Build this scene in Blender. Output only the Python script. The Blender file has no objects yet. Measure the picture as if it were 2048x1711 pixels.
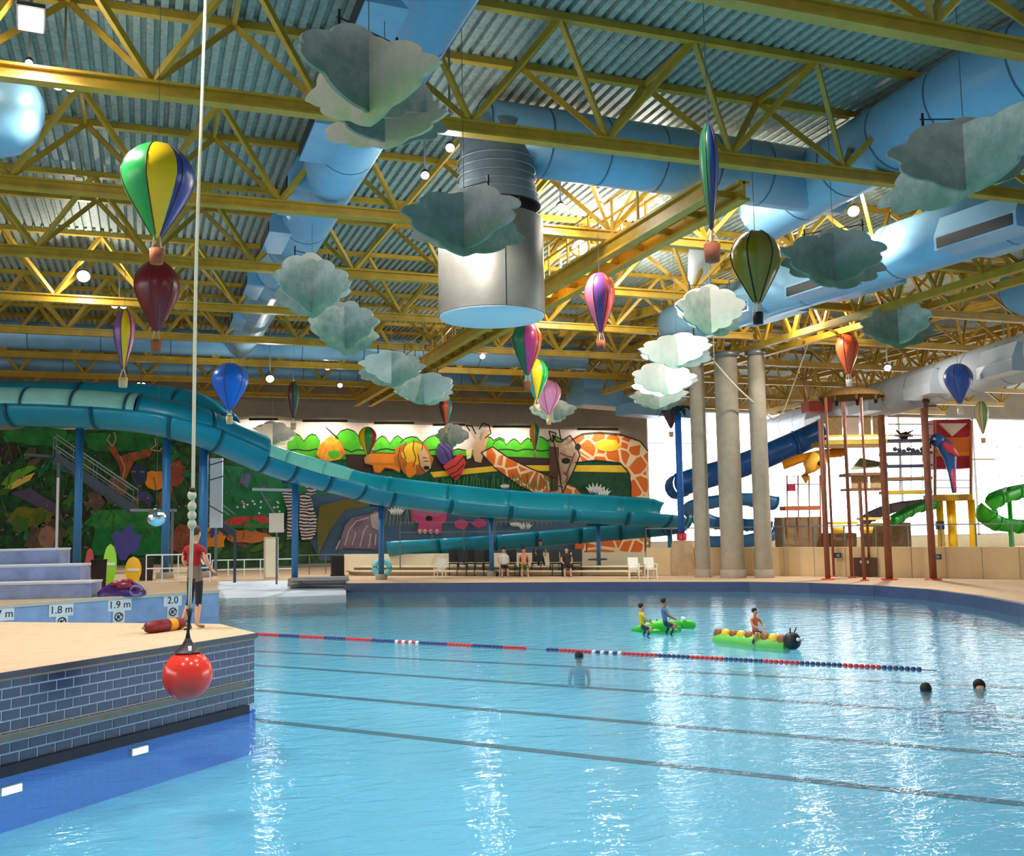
import bpy, bmesh, math, random
from mathutils import Vector, Matrix
random.seed(7)
S = bpy.context.scene
COL = S.collection
PI = math.pi
def R(a): return math.radians(a)

# ------------------------------------------------------------------ camera
F, CX, CY, EYE = 2020.0, 1024.0, 855.5, 2.75
YAW, PITCH, ROLL = R(20), math.atan(193 / 2020), R(1.0)
FW = Vector((math.sin(YAW) * math.cos(PITCH), math.cos(YAW) * math.cos(PITCH), math.sin(PITCH)))
R0 = Vector((math.cos(YAW), -math.sin(YAW), 0))
U0 = R0.cross(FW)
RT = R0 * math.cos(ROLL) - U0 * math.sin(ROLL)
UP = U0 * math.cos(ROLL) + R0 * math.sin(ROLL)
CAMP = Vector((0, 0, EYE))
cam = bpy.data.cameras.new('camera')
cam.sensor_fit = 'HORIZONTAL'; cam.sensor_width = 36; cam.lens = 36 * F / 2048
cam.clip_start = .1; cam.clip_end = 1000
co = bpy.data.objects.new('camera', cam); COL.objects.link(co)
co.matrix_world = Matrix(((RT.x, UP.x, -FW.x, 0), (RT.y, UP.y, -FW.y, 0), (RT.z, UP.z, -FW.z, EYE), (0, 0, 0, 1)))
S.camera = co
def ray(px, py): return FW + RT * ((px - CX) / F) - UP * ((py - CY) / F)
def PZ(px, py, z): d = ray(px, py); return CAMP + d * ((z - EYE) / d.z)      # point on a level
def PY(px, py, y): d = ray(px, py); return CAMP + d * (y / d.y)              # point on a plane across the hall
def PD(px, py, t): return CAMP + ray(px, py) * t                             # point at a distance

# ------------------------------------------------------------------ world, light, exposure
S.view_settings.view_transform = 'Standard'; S.view_settings.look = 'None'
S.view_settings.gamma = 1; S.view_settings.use_curve_mapping = False
S.view_settings.exposure = 0.36
S.cycles.use_denoising = True
S.cycles.max_bounces = 8; S.cycles.diffuse_bounces = 4; S.cycles.glossy_bounces = 4
S.cycles.transparent_max_bounces = 12; S.cycles.sample_clamp_indirect = 6
S.cycles.caustics_reflective = False; S.cycles.caustics_refractive = False
W = bpy.data.worlds.new('overcast_sky'); S.world = W; W.use_nodes = True
bg = W.node_tree.nodes['Background']; bg.inputs[0].default_value = (.93, .97, 1, 1); bg.inputs[1].default_value = 5.0

def lamp(name, kind, loc, power, color=(1, .95, .86), size=.3, rot=None, sizey=None):
    l = bpy.data.lights.new(name, kind); l.energy = power; l.color = color
    if kind == 'AREA':
        l.size = size
        if sizey: l.shape = 'RECTANGLE'; l.size_y = sizey
    elif kind in ('POINT', 'SPOT'): l.shadow_soft_size = size
    o = bpy.data.objects.new(name, l); COL.objects.link(o); o.location = loc
    if rot: o.rotation_euler = rot
    return o

# ------------------------------------------------------------------ helpers
def lin(c):
    out = []
    for v in c[:3]:
        v /= 255.0
        out.append(v / 12.92 if v <= .04045 else ((v + .055) / 1.055) ** 2.4)
    return tuple(out) + (1,)
MC = {}
def mat(name, c, rough=.5, metal=0, noise=0, scale=4, c2=None, bump=0, bscale=30, spec=.5):
    if name in MC: return MC[name]
    m = bpy.data.materials.new(name); m.use_nodes = True; MC[name] = m
    nt = m.node_tree; b = nt.nodes['Principled BSDF']
    b.inputs['Roughness'].default_value = rough; b.inputs['Metallic'].default_value = metal
    b.inputs['Specular IOR Level'].default_value = spec
    col = lin(c); b.inputs['Base Color'].default_value = col
    m.diffuse_color = col
    if noise or c2:
        tc = nt.nodes.new('ShaderNodeTexCoord'); n = nt.nodes.new('ShaderNodeTexNoise')
        n.inputs['Scale'].default_value = scale; n.inputs['Detail'].default_value = 5; n.inputs['Roughness'].default_value = .65
        nt.links.new(tc.outputs['Object'], n.inputs['Vector'])
        r = nt.nodes.new('ShaderNodeValToRGB')
        e = r.color_ramp.elements
        if c2: e[0].color = col; e[1].color = lin(c2)
        else:
            e[0].color = tuple(max(0, v * (1 - noise)) for v in col[:3]) + (1,)
            e[1].color = tuple(min(1, v * (1 + noise)) for v in col[:3]) + (1,)
        e[0].position = .32; e[1].position = .68
        nt.links.new(n.outputs[0], r.inputs[0]); nt.links.new(r.outputs[0], b.inputs['Base Color'])
    if bump:
        tc = nt.nodes.new('ShaderNodeTexCoord'); n = nt.nodes.new('ShaderNodeTexNoise')
        n.inputs['Scale'].default_value = bscale; n.inputs['Detail'].default_value = 4
        nt.links.new(tc.outputs['Object'], n.inputs['Vector'])
        bm_ = nt.nodes.new('ShaderNodeBump'); bm_.inputs['Strength'].default_value = bump; bm_.inputs['Distance'].default_value = .02
        nt.links.new(n.outputs[0], bm_.inputs['Height']); nt.links.new(bm_.outputs[0], b.inputs['Normal'])
    return m
def glow(name, c, s):
    if name in MC: return MC[name]
    m = bpy.data.materials.new(name); m.use_nodes = True; MC[name] = m
    b = m.node_tree.nodes['Principled BSDF']; b.inputs['Emission Color'].default_value = lin(c); b.inputs['Emission Strength'].default_value = s
    b.inputs['Base Color'].default_value = lin(c)
    return m

def frame_of(d):
    d = d.normalized(); a = Vector((0, 0, 1)) if abs(d.z) < .95 else Vector((1, 0, 0))
    s = d.cross(a).normalized(); return s, s.cross(d).normalized()
class MB:
    def __init__(s): s.v = []; s.f = []; s.m = []; s.sm = []
    def add(s, vs, fs, mi=0, smooth=False):
        o = len(s.v); s.v += [Vector(v) for v in vs]
        for f in fs: s.f.append([i + o for i in f]); s.m.append(mi); s.sm.append(smooth)
        return s
    def box(s, x0, x1, y0, y1, z0, z1, mi=0):
        return s.add([(x0, y0, z0), (x1, y0, z0), (x1, y1, z0), (x0, y1, z0), (x0, y0, z1), (x1, y0, z1), (x1, y1, z1), (x0, y1, z1)],
                     [(3, 2, 1, 0), (4, 5, 6, 7), (0, 1, 5, 4), (1, 2, 6, 5), (2, 3, 7, 6), (3, 0, 4, 7)], mi)
    def obox(s, c, ax, ay, az, mi=0):
        c, ax, ay, az = Vector(c), Vector(ax), Vector(ay), Vector(az)
        vs = [c + ax * i + ay * j + az * k for k in (-1, 1) for i, j in ((-1, -1), (1, -1), (1, 1), (-1, 1))]
        return s.add(vs, [(3, 2, 1, 0), (4, 5, 6, 7), (0, 1, 5, 4), (1, 2, 6, 5), (2, 3, 7, 6), (3, 0, 4, 7)], mi)
    def bar(s, a, b, w, h=None, mi=0):
        a, b = Vector(a), Vector(b); h = h or w; sd, up = frame_of(b - a)
        return s.obox((a + b) / 2, sd * w / 2, up * h / 2, (b - a) / 2, mi)
    def tube(s, pts, r, n=10, mi=0, cap=True, a0=0, a1=2 * PI, smooth=True):
        pts = [Vector(p) for p in pts]; rs = r if isinstance(r, (list, tuple)) else [r] * len(pts)
        vs = []; fs = []
        for i, p in enumerate(pts):
            d = (pts[min(i + 1, len(pts) - 1)] - pts[max(i - 1, 0)])
            sd, up = frame_of(d)
            for k in range(n): a = 2 * PI * k / n; vs.append(p + (sd * math.cos(a) + up * math.sin(a)) * rs[i])
        for i in range(len(pts) - 1):
            for k in range(n): fs.append((i * n + k, i * n + (k + 1) % n, (i + 1) * n + (k + 1) % n, (i + 1) * n + k))
        s.add(vs, fs, mi, smooth)
        if cap:
            o = len(s.v) - len(vs)
            s.f.append([o + k for k in range(n)][::-1]); s.m.append(mi); s.sm.append(False)
            o2 = o + (len(pts) - 1) * n
            s.f.append([o2 + k for k in range(n)]); s.m.append(mi); s.sm.append(False)
        return s
    def lathe(s, prof, c=(0, 0, 0), n=20, mi=0, sx=1, sy=1, rot=0, smooth=True, mf=None):
        c = Vector(c); vs = []; fs = []
        for r, z in prof:
            for k in range(n):
                a = 2 * PI * k / n; x, y = r * math.cos(a) * sx, r * math.sin(a) * sy
                vs.append(c + Vector((x * math.cos(rot) - y * math.sin(rot), x * math.sin(rot) + y * math.cos(rot), z)))
        o = len(s.v); s.v += vs
        for i in range(len(prof) - 1):
            for k in range(n):
                s.f.append([o + i * n + k, o + i * n + (k + 1) % n, o + (i + 1) * n + (k + 1) % n, o + (i + 1) * n + k])
                s.m.append(mf(k / n) if mf else mi); s.sm.append(smooth)
        return s
    def ball(s, c, r, n=14, mi=0, sx=1, sy=1, sz=1):
        pr = [(max(1e-4, r * math.sin(PI * i / (n // 2 + 1))), -r * math.cos(PI * i / (n // 2 + 1)) * sz) for i in range(n // 2 + 2)]
        return s.lathe(pr, c, n, mi, sx, sy)
    def poly(s, pts, off, mi=0):            # flat polygon given thickness by the vector off
        pts = [Vector(p) for p in pts]; off = Vector(off); n = len(pts)
        s.add(pts + [p + off for p in pts], [list(range(n))[::-1], list(range(n, 2 * n))] + [(i, (i + 1) % n, n + (i + 1) % n, n + i) for i in range(n)], mi)
        return s
    def mesh(s, name, mats, org=Vector((0, 0, 0))):
        me = bpy.data.meshes.new(name); me.from_pydata([tuple(v - org) for v in s.v], [], s.f)
        for m in (mats if isinstance(mats, (list, tuple)) else [mats]): me.materials.append(m)
        me.polygons.foreach_set('material_index', s.m); me.polygons.foreach_set('use_smooth', s.sm)
        bm = bmesh.new(); bm.from_mesh(me); bmesh.ops.recalc_face_normals(bm, faces=bm.faces); bm.to_mesh(me); bm.free()
        me.update(); return me
WL = {}
def tag(o, label=None, cat=None, group=None, kind=None):
    if label: o['label'] = label
    if cat: o['category'] = cat
    if group: o['group'] = group
    if kind: o['kind'] = kind
    return o
def thing(name, label, cat, loc=(0, 0, 0), group=None, kind=None):
    o = bpy.data.objects.new(name, None); o.empty_display_size = .2; COL.objects.link(o)
    o.location = loc; WL[o] = Vector(loc)
    return tag(o, label, cat, group, kind)
def link(name, me, parent=None, loc=None):
    o = bpy.data.objects.new(name, me); COL.objects.link(o)
    if parent: o.parent = parent
    if loc is not None: o.location = loc
    return o
def part(name, mb, m, parent=None, label=None, kind=None):
    org = WL[parent] if parent is not None else Vector((0, 0, 0))
    if parent is None and mb.v:             # top-level mesh: origin at its base
        xs = [v.x for v in mb.v]; ys = [v.y for v in mb.v]; zs = [v.z for v in mb.v]
        org = Vector(((min(xs) + max(xs)) / 2, (min(ys) + max(ys)) / 2, min(zs)))
    o = link(name, mb.mesh(name, m, org), parent)
    if parent is None: o.location = org
    WL[o] = org
    return tag(o, label, None, None, kind)
def solo(name, mb, m, label, cat, group=None): return tag(part(name, mb, m), label, cat, group)
def struct(name, mb, m): return part(name, mb, m, None, None, 'structure')
def spline(pts, n=6):
    P = [Vector(p) for p in pts]; out = []
    for i in range(len(P) - 1):
        a, b, c, d = P[max(i - 1, 0)], P[i], P[i + 1], P[min(i + 2, len(P) - 1)]
        for k in range(n):
            t = k / n
            out.append(.5 * (2 * b + (c - a) * t + (2 * a - 5 * b + 4 * c - d) * t * t + (3 * b - a - 3 * c + d) * t ** 3))
    out.append(P[-1]); return out

# ------------------------------------------------------------------ materials
yel = mat('yellow_steel', (192, 152, 46), .45, 0, .18, 1.5)
deckm = mat('galvanised_deck', (140, 150, 140), .55, .1, 0, 7, (184, 194, 182))
ductm = mat('pale_blue_duct', (134, 182, 216), .35, .1, .06, 2)
ductd = mat('duct_seam', (70, 105, 135), .5)
steel = mat('grey_steel', (120, 124, 126), .4, .5)
black = mat('black_plastic', (22, 23, 26), .5)
conc = mat('concrete', (158, 146, 128), .85, 0, .12, 2, bump=.3)
tan = mat('sand_deck', (206, 176, 142), .8, 0, .10, 5, bump=.2, bscale=60)
cream = mat('cream_wall', (232, 218, 186), .7, 0, .05, 1)
white = mat('white_paint', (238, 240, 242), .5)
tileb = mat('blue_tile', (46, 66, 102), .25, 0, .16, 3)
tilew = mat('pale_blue_tile', (140, 168, 212), .3, 0, .15, 2)
grout = mat('grout', (196, 208, 224), .8)
navy = mat('navy_trim', (60, 68, 100), .35, 0, .15, 2)
poolb = mat('pool_floor_paint', (116, 206, 238), .6, 0, .05, .6)
deepb = mat('deep_blue_paint', (0, 84, 226), .5, 0, .08, 1)
dark = mat('slot_shade', (12, 20, 40), .6)
teal = mat('teal_fibreglass', (0, 138, 170), .3, 0, .08, 1)
tealp = mat('pale_teal_fibreglass', (150, 214, 206), .35, 0, .08, 1)
teal_lit = mat('lit_inner_teal', (40, 166, 182), .3, 0, .08, 1)  # paler copy of the teal: light on the trough's inside put into its colour
teald = mat('teal_flange', (0, 78, 104), .5)
blue = mat('blue_post', (44, 112, 168), .45)
rope_m = mat('cream_rope', (216, 206, 178), .9, bump=.5, bscale=80)
redp = mat('glossy_red', (255, 66, 50), .18)
wood = mat('red_brown_post', (140, 80, 54), .6, 0, .15, 2)
yellow = mat('bright_yellow', (252, 200, 20), .4)
green = mat('bright_green', (60, 200, 50), .4)
skin = mat('skin', (214, 158, 126), .6)
skin2 = mat('tan_skin', (186, 126, 92), .6)
hairm = mat('dark_hair', (24, 18, 18), .7)

# ------------------------------------------------------------------ water
def water_mat():
    m = bpy.data.materials.new('pool_water'); m.use_nodes = True; nt = m.node_tree; nt.nodes.clear()
    N = nt.nodes.new; L = nt.links.new
    out = N('ShaderNodeOutputMaterial'); mix = N('ShaderNodeMixShader'); tr = N('ShaderNodeBsdfTransparent'); gl = N('ShaderNodeBsdfGlossy')
    tr.inputs[0].default_value = (.90, .985, 1, 1); gl.inputs['Roughness'].default_value = .03
    fr = N('ShaderNodeFresnel'); fr.inputs[0].default_value = 1.33
    tc = N('ShaderNodeTexCoord'); mp = N('ShaderNodeMapping'); mp.inputs['Rotation'].default_value = (0, 0, R(-20)); mp.inputs['Scale'].default_value = (.8, 1.5, 1)
    n1 = N('ShaderNodeTexNoise'); n1.inputs['Scale'].default_value = 2.2; n1.inputs['Detail'].default_value = 3; n1.inputs['Distortion'].default_value = .6
    n2 = N('ShaderNodeTexNoise'); n2.inputs['Scale'].default_value = 9; n2.inputs['Detail'].default_value = 3; n2.inputs['Distortion'].default_value = .8
    L(tc.outputs['Object'], mp.inputs[0]); L(mp.outputs[0], n1.inputs[0]); L(mp.outputs[0], n2.inputs[0])
    b1 = N('ShaderNodeBump'); b1.inputs['Strength'].default_value = .6; b1.inputs['Distance'].default_value = .034
    b2 = N('ShaderNodeBump'); b2.inputs['Strength'].default_value = .5; b2.inputs['Distance'].default_value = .011
    L(n1.outputs[0], b1.inputs['Height']); L(n2.outputs[0], b2.inputs['Height']); L(b1.outputs[0], b2.inputs['Normal'])
    L(b2.outputs[0], gl.inputs['Normal']); L(b2.outputs[0], fr.inputs['Normal'])
    ge = N('ShaderNodeNewGeometry'); inv = N('ShaderNodeMath'); inv.operation = 'SUBTRACT'; inv.inputs[0].default_value = 1
    mul = N('ShaderNodeMath'); mul.operation = 'MULTIPLY'
    L(ge.outputs['Backfacing'], inv.inputs[1]); L(inv.outputs[0], mul.inputs[0]); L(fr.outputs[0], mul.inputs[1])
    di = N('ShaderNodeBsdfDiffuse'); di.inputs[0].default_value = lin((120, 200, 232)); turb = N('ShaderNodeMixShader'); turb.inputs[0].default_value = .24
    L(tr.outputs[0], turb.inputs[1]); L(di.outputs[0], turb.inputs[2])
    L(mul.outputs[0], mix.inputs[0]); L(turb.outputs[0], mix.inputs[1]); L(gl.outputs[0], mix.inputs[2]); L(mix.outputs[0], out.inputs[0])
    return m
wm = water_mat()
mb = MB().add([(-45, -14, 0), (70, -14, 0), (70, 50, 0), (-45, 50, 0)], [(0, 1, 2, 3)])
o = struct('water', mb, wm); o['label'] = 'rippling pale blue pool water'
FLZ = -.62
mb = MB().box(-45, 70, -14, 50, FLZ - .3, FLZ); pf = struct('floor_pool', mb, poolb)
# dark lane lines painted on the pool floor
lanem = mat('lane_line', (30, 60, 84), .6)
for a, b in (((515, 1330), (1400, 1390)), ((515, 1380), (1300, 1447)), ((515, 1440), (1290, 1525)), ((430, 1298), (1500, 1350))):
    p, q = PZ(*a, FLZ), PZ(*b, FLZ); d = (q - p).normalized(); s = Vector((-d.y, d.x, 0)) * .11
    p -= d * .4; q += d * 14
    part('floor_line', MB().poly([p - s, q - s, q + s, p + s], (0, 0, .006)), lanem, pf)

# ------------------------------------------------------------------ decks
def deck(name, pts, z, m, zb=-.9): return struct(name, MB().poly([Vector((p[0], p[1], zb)) for p in pts], (0, 0, z - zb)), m)
ZL, ZR = .8, .35
eL = [PZ(-420, 1245, ZL), PZ(0, 1210, ZL), PZ(220, 1194, ZL), PZ(436, 1180, ZL)]
eB = PZ(434, 1152, ZL)
deck('floor_deck_left', eL + [eB, Vector((eB.x, 63, 0)), Vector((-45, 63, 0)), Vector((-45, 22, 0))], ZL, tan)
edge_px = [(692, 1167), (900, 1166), (1100, 1165), (1300, 1164), (1500, 1164), (1620, 1166), (1750, 1171), (1860, 1179), (1960, 1192), (2048, 1208), (2200, 1250), (2500, 1380)]
eR = [PZ(x, y, ZR) for x, y in edge_px]
nb = [PZ(438, 1160, ZR), PZ(690, 1157, ZR)]
deck('floor_deck_right', [Vector((eB.x, eB.y + .4, 0)), nb[0], nb[1]] + eR + [Vector((84, 5, 0)), Vector((84, 63, 0)), Vector((eB.x, 63, 0))], ZR, tan)
struct('floor_beach', MB().add([PZ(425, 1212, -.12), PZ(693, 1204, -.12), PZ(691, 1157, ZR - .02), PZ(430, 1160, ZR - .02)], [(0, 1, 2, 3)]), mat('beach', (206, 218, 232), .5, 0, .05, 1))
def strip(pts, z0, z1, th, nm, m):
    mb = MB()
    for i in range(len(pts) - 1):
        p, q = Vector(pts[i]), Vector(pts[i + 1]); d = (q - p).normalized(); n = Vector((d.y, -d.x, 0)) * th
        mb.add([Vector((v.x, v.y, z)) for z in (z0, z1) for v in (p + n, q + n, q - n, p - n)],
               [(3, 2, 1, 0), (4, 5, 6, 7), (0, 1, 5, 4), (1, 2, 6, 5), (2, 3, 7, 6), (3, 0, 4, 7)])
    return struct(nm, mb, m)
strip(eR, -.5, ZR + .02, .12, 'trim_1', navy)
strip(eL, -.6, ZL - .05, .06, 'trim_2', tilew)
strip(eL, ZL - .08, ZL + .02, .10, 'trim_3', mat('coping', (214, 200, 178), .7))
struct('trim_4', MB().bar(PZ(690, 1157, .2), PZ(692, 1168, .2), .3, .34), navy)

# depth marker tiles on the left pool wall
def textmesh(s, size):
    c = bpy.data.curves.new('t', 'FONT'); c.body = s; c.size = size; c.align_x = 'CENTER'; c.align_y = 'CENTER'; c.extrude = .004
    o = bpy.data.objects.new('t', c); COL.objects.link(o)
    me = bpy.data.meshes.new_from_object(o.evaluated_get(bpy.context.evaluated_depsgraph_get()))
    bpy.data.objects.remove(o); return me
ink = mat('marker_ink', (24, 26, 34), .6)
def marker(px, py, s, w, label):
    i = 1 if px < 220 else 2
    if px < 0: i = 0
    p0, p1 = eL[i], eL[i + 1]; d = (p1 - p0).normalized(); n = Vector((d.y, -d.x, 0))
    r = ray(px, py); t = ((p0 + n * .062 - CAMP).dot(n)) / r.dot(n); p = CAMP + r * t
    k = thing('depth_marker', label, 'sign', p, 'depth marker tiles on the left pool wall')
    part('plate', MB().obox(p + n * .01, d * w, n * .01, Vector((0, 0, .18))), white, k)
    if s:
        me = textmesh(s, .3); bm = bmesh.new(); bm.from_mesh(me); left = set(bm.verts); isl_ = []
        while left:
            st = [left.pop()]; grp = set(st)
            while st:
                for e in st.pop().link_edges:
                    for v in e.verts:
                        if v not in grp: grp.add(v); left.discard(v); st.append(v)
            isl_.append(grp)
        for grp in isl_:
            ix = {v: i_ for i_, v in enumerate(grp)}; m1 = bpy.data.meshes.new('letter')
            m1.from_pydata([tuple(v.co) for v in grp], [], [[ix[v] for v in f.verts] for f in bm.faces if f.verts[0] in grp]); m1.materials.append(ink)
            link('letter', m1, k).matrix_local = Matrix(((d.x, 0, n.x, n.x * .024), (d.y, 0, n.y, n.y * .024), (0, 1, 0, 0), (0, 0, 0, 1)))
        bm.free()
    else:
        mb = MB(); u = Vector((0, 0, 1)); q = p + n * .024
        ring = [q + (d * math.cos(t) + u * math.sin(t)) * .12 for t in [2 * PI * k_ / 12 for k_ in range(13)]]
        mb.tube(ring, .018, 6); mb.bar(q + (d + u) * .085, q - (d + u) * .085, .03, .02)
        mb.ball(q + u * .03 - d * .03, .03, 8); mb.bar(q - d * .05, q + d * .05 - u * .05, .04, .02)
        part('symbol', mb, ink, k)
marker(122, 1219, '1.8 m', .36, 'white tile reading 1.8 m, on the wall below the steps')
marker(239, 1209, '1.9 m', .36, 'white tile reading 1.9 m, below the purple mound')
marker(345, 1200, '2.0', .30, 'white tile reading 2.0, beside the standing lifeguard')
marker(123, 1243, None, .18, 'small no-diving symbol tile under the 1.8 m marker, below the steps')
marker(237, 1233, None, .18, 'small no-diving symbol tile under the 1.9 m marker')
marker(345, 1223, None, .18, 'small no-diving symbol tile under the 2.0 marker')
marker(1, 1228, '1.7 m', .36, 'white depth tile cut by the frame, left of the 1.8 m marker')

# ------------------------------------------------------------------ near peninsula with tiled wall
ZI = 1.17
A, B = PZ(0, 1345, ZI), PZ(512, 1265, ZI); dI = (B - A).normalized(); A0 = A - dI * 4; A0.z = 0
nI = Vector((dI.y, -dI.x, 0))
C1, C2, C3 = PZ(440, 1247, ZI), PZ(0, 1243, ZI), PZ(-500, 1243, ZI)
isl = [A0, B, C1, C2, C3, Vector((-9, 9, 0))]
def flat(p, z): return Vector((p.x, p.y, z))
ib = deck('floor_peninsula', isl, ZI, tan, ZI - .1)
struct('wall_peninsula', MB().poly([flat(p, -.9) for p in isl], (0, 0, .9 + .02)), deepb)
inner = [flat(p, .02) for p in (A0 - nI * .03, B - nI * .03 - dI * .03, C1 - dI * .03, C2, C3, Vector((-9, 9, 0)))]
wb = struct('wall_peninsula_tiles', MB().poly(inner, (0, 0, ZI - .12)), grout)
# single tiles in running bond
tw, th, gap = .231, .106, .017
LEN = (B - A0).length
tm = MB().add([(-tw / 2, 0, -th / 2), (tw / 2, 0, -th / 2), (tw / 2, 0, th / 2), (-tw / 2, 0, th / 2),
               (-tw / 2 + .003, -.010, -th / 2 + .003), (tw / 2 - .003, -.010, -th / 2 + .003), (tw / 2 - .003, -.010, th / 2 - .003), (-tw / 2 + .003, -.010, th / 2 - .003)],
              [(4, 5, 6, 7), (0, 1, 5, 4), (1, 2, 6, 5), (2, 3, 7, 6), (3, 0, 4, 7)])
tme = tm.mesh('tile', tileb); thalf = None
yawI = math.atan2(dI.y, dI.x)
Bz = flat(B, 0)
for row in range(9):
    z = ZI - .07 - (row + .5) * (th + gap)
    if z < .08: continue
    s = -.5 * (tw + gap) * (row % 2 + 1)
    if row % 2:
        t_ = link('tile', tme, wb); t_.location = Bz - dI * tw * .25 - nI * 0.032 + Vector((0, 0, z)) - WL[wb]; t_.rotation_euler = (0, 0, yawI); t_.scale = (.47, 1, 1)
        s -= (tw + gap) * .0
    while s > -5.2:
        if abs(s) + tw / 2 < 5.3:
            t_ = link('tile', tme, wb); t_.location = Bz + dI * s - nI * 0.032 + Vector((0, 0, z)) - WL[wb]
            t_.rotation_euler = (random.uniform(-.006, .006), random.uniform(-.004, .004), yawI)
        s -= tw + gap
# ledge, then a solid bar coloured dark for the shade in the waterline slot
struct('trim_5', MB().bar(Bz - dI * .25 + nI * .04 + Vector((0, 0, .435)), flat(A0, .435) + nI * .04, .1, .07), mat('ledge', (110, 112, 104), .7, 0, .1, 4))
struct('trim_6', MB().bar(Bz - dI * .18 + nI * .01 + Vector((0, 0, .06)), flat(A0, .06) + nI * .01, .06, .13), dark)
struct('trim_7', MB().bar(flat(A0, ZI - .035) + nI * .01, flat(B, ZI - .035) + nI * .01, .05, .07), mat('bullnose', (44, 52, 70), .4))
# lit lamps let into the wall under water
for px, py in ((277, 1500), (20, 1578)):
    r = ray(px, py); t = ((B - CAMP).dot(nI)) / r.dot(nI); p = CAMP + r * t
    k = thing('pool_lamp', 'lit white underwater lamp in blue wall below the red ball' if px > 100 else 'lit white underwater lamp in blue wall at the frame edge', 'lamp', p, 'underwater lamps in the peninsula wall')
    part('housing', MB().obox(p + nI * .01, dI * .15, nI * .02, Vector((0, 0, .055))), steel, k)
    part('lens', MB().obox(p + nI * .035, dI * .125, nI * .008, Vector((0, 0, .04))), glow('lamp_lens', (240, 250, 255), 3), k)

# ------------------------------------------------------------------ shell: ceiling, walls, windows
ZT, ZB, ZD = 12.62, 10.75, 12.72
YW = 63.0
def deck_roof(x0, x1, y0, y1, z):
    mb = MB(); p = .26; n = int((x1 - x0) / p); vs = []; fs = []
    prof = []
    for i in range(n):
        x = x0 + i * p
        prof += [(x, z), (x + .135, z), (x + .155, z + .11), (x + .24, z + .11)]
    for (x, zz) in prof: vs += [(x, y0, zz), (x, y1, zz)]
    for i in range(len(prof) - 1): fs.append((2 * i, 2 * i + 1, 2 * i + 3, 2 * i + 2))
    return mb.add(vs, fs)
struct('ceiling', deck_roof(-36, 84, -14, YW + 1, ZD), deckm)
struct('ceiling_roofing', MB().box(-36, 84, -14, YW + 1, ZD + .14, ZD + .3), mat('roofing', (90, 92, 92), .9))
XM = PY(1297, 1000, YW).x
wall = struct('wall_back', MB().box(-45, XM, YW, YW + .4, 0, ZD), mat('grey_concrete', (150, 140, 126), .85, 0, .10, 1.2, bump=.2))
strip([Vector((-45, 34, 0)), Vector((-36, YW, 0))], .3, ZD, .2, 'wall_left', conc)
strip([Vector((84, YW, 0)), Vector((84, 46, 0))], 0, ZD, .2, 'wall_right', conc)
strip([Vector((84, -14, 0)), Vector((-45, -14, 0))], 0, ZD, .2, 'wall_front', mat('front_wall', (206, 200, 190), .8))
strip([Vector((-45, -14, 0)), Vector((-45, 34, 0))], 0, 8.5, .2, 'wall_left_low', mat('front_wall', (206, 200, 190), .8))

# glazed wall beyond the columns
ZH = 10.6
RX = 84
struct('trim_8', MB().box(XM, RX, YW, YW + .4, ZH, ZD), mat('grey_concrete', (150, 140, 126)))
struct('trim_9', MB().box(XM, RX, YW - .05, YW + .35, .35, 1.3), cream)
def glass_mat():
    m = bpy.data.materials.new('window_glass'); m.use_nodes = True; nt = m.node_tree; nt.nodes.clear(); N = nt.nodes.new
    out = N('ShaderNodeOutputMaterial'); mx = N('ShaderNodeMixShader'); a = N('ShaderNodeBsdfTransparent'); g = N('ShaderNodeBsdfGlossy')
    g.inputs['Roughness'].default_value = .02; mx.inputs[0].default_value = .05
    nt.links.new(a.outputs[0], mx.inputs[1]); nt.links.new(g.outputs[0], mx.inputs[2]); nt.links.new(mx.outputs[0], out.inputs[0]); return m
gm = glass_mat(); framem = mat('window_frame', (206, 212, 214), .5)
nwin = 7; wx = (RX - XM) / nwin
for i in range(nwin):
    x0, x1 = XM + i * wx, XM + (i + 1) * wx
    mb = MB().box(x0, x0 + .1, YW, YW + .2, 1.3, ZH).box(x1 - .1, x1, YW, YW + .2, 1.3, ZH).box(x0, x1, YW, YW + .2, 1.3, 1.4).box(x0, x1, YW, YW + .2, ZH - .1, ZH)
    wn = struct('window_%d' % (i + 1), mb, framem)
    for j in range(1, 3): part('mullion', MB().box(x0 + wx * j / 3 - .025, x0 + wx * j / 3 + .025, YW + .02, YW + .14, 1.4, ZH - .1), framem, wn)
    for j in range(1, 4): part('transom', MB().box(x0, x1, YW + .03, YW + .13, 1.3 + 9.3 * j / 4 - .025, 1.3 + 9.3 * j / 4 + .025), framem, wn)
    for j in range(3): part('pane', MB().box(x0 + wx * j / 3 + .03, x0 + wx * (j + 1) / 3 - .03, YW + .07, YW + .09, 1.4, ZH - .1), gm, wn)
struct('ground', MB().box(-80, 160, YW + .4, 200, -.5, 0), mat('snowy_ground', (225, 228, 232), .9))

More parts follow.
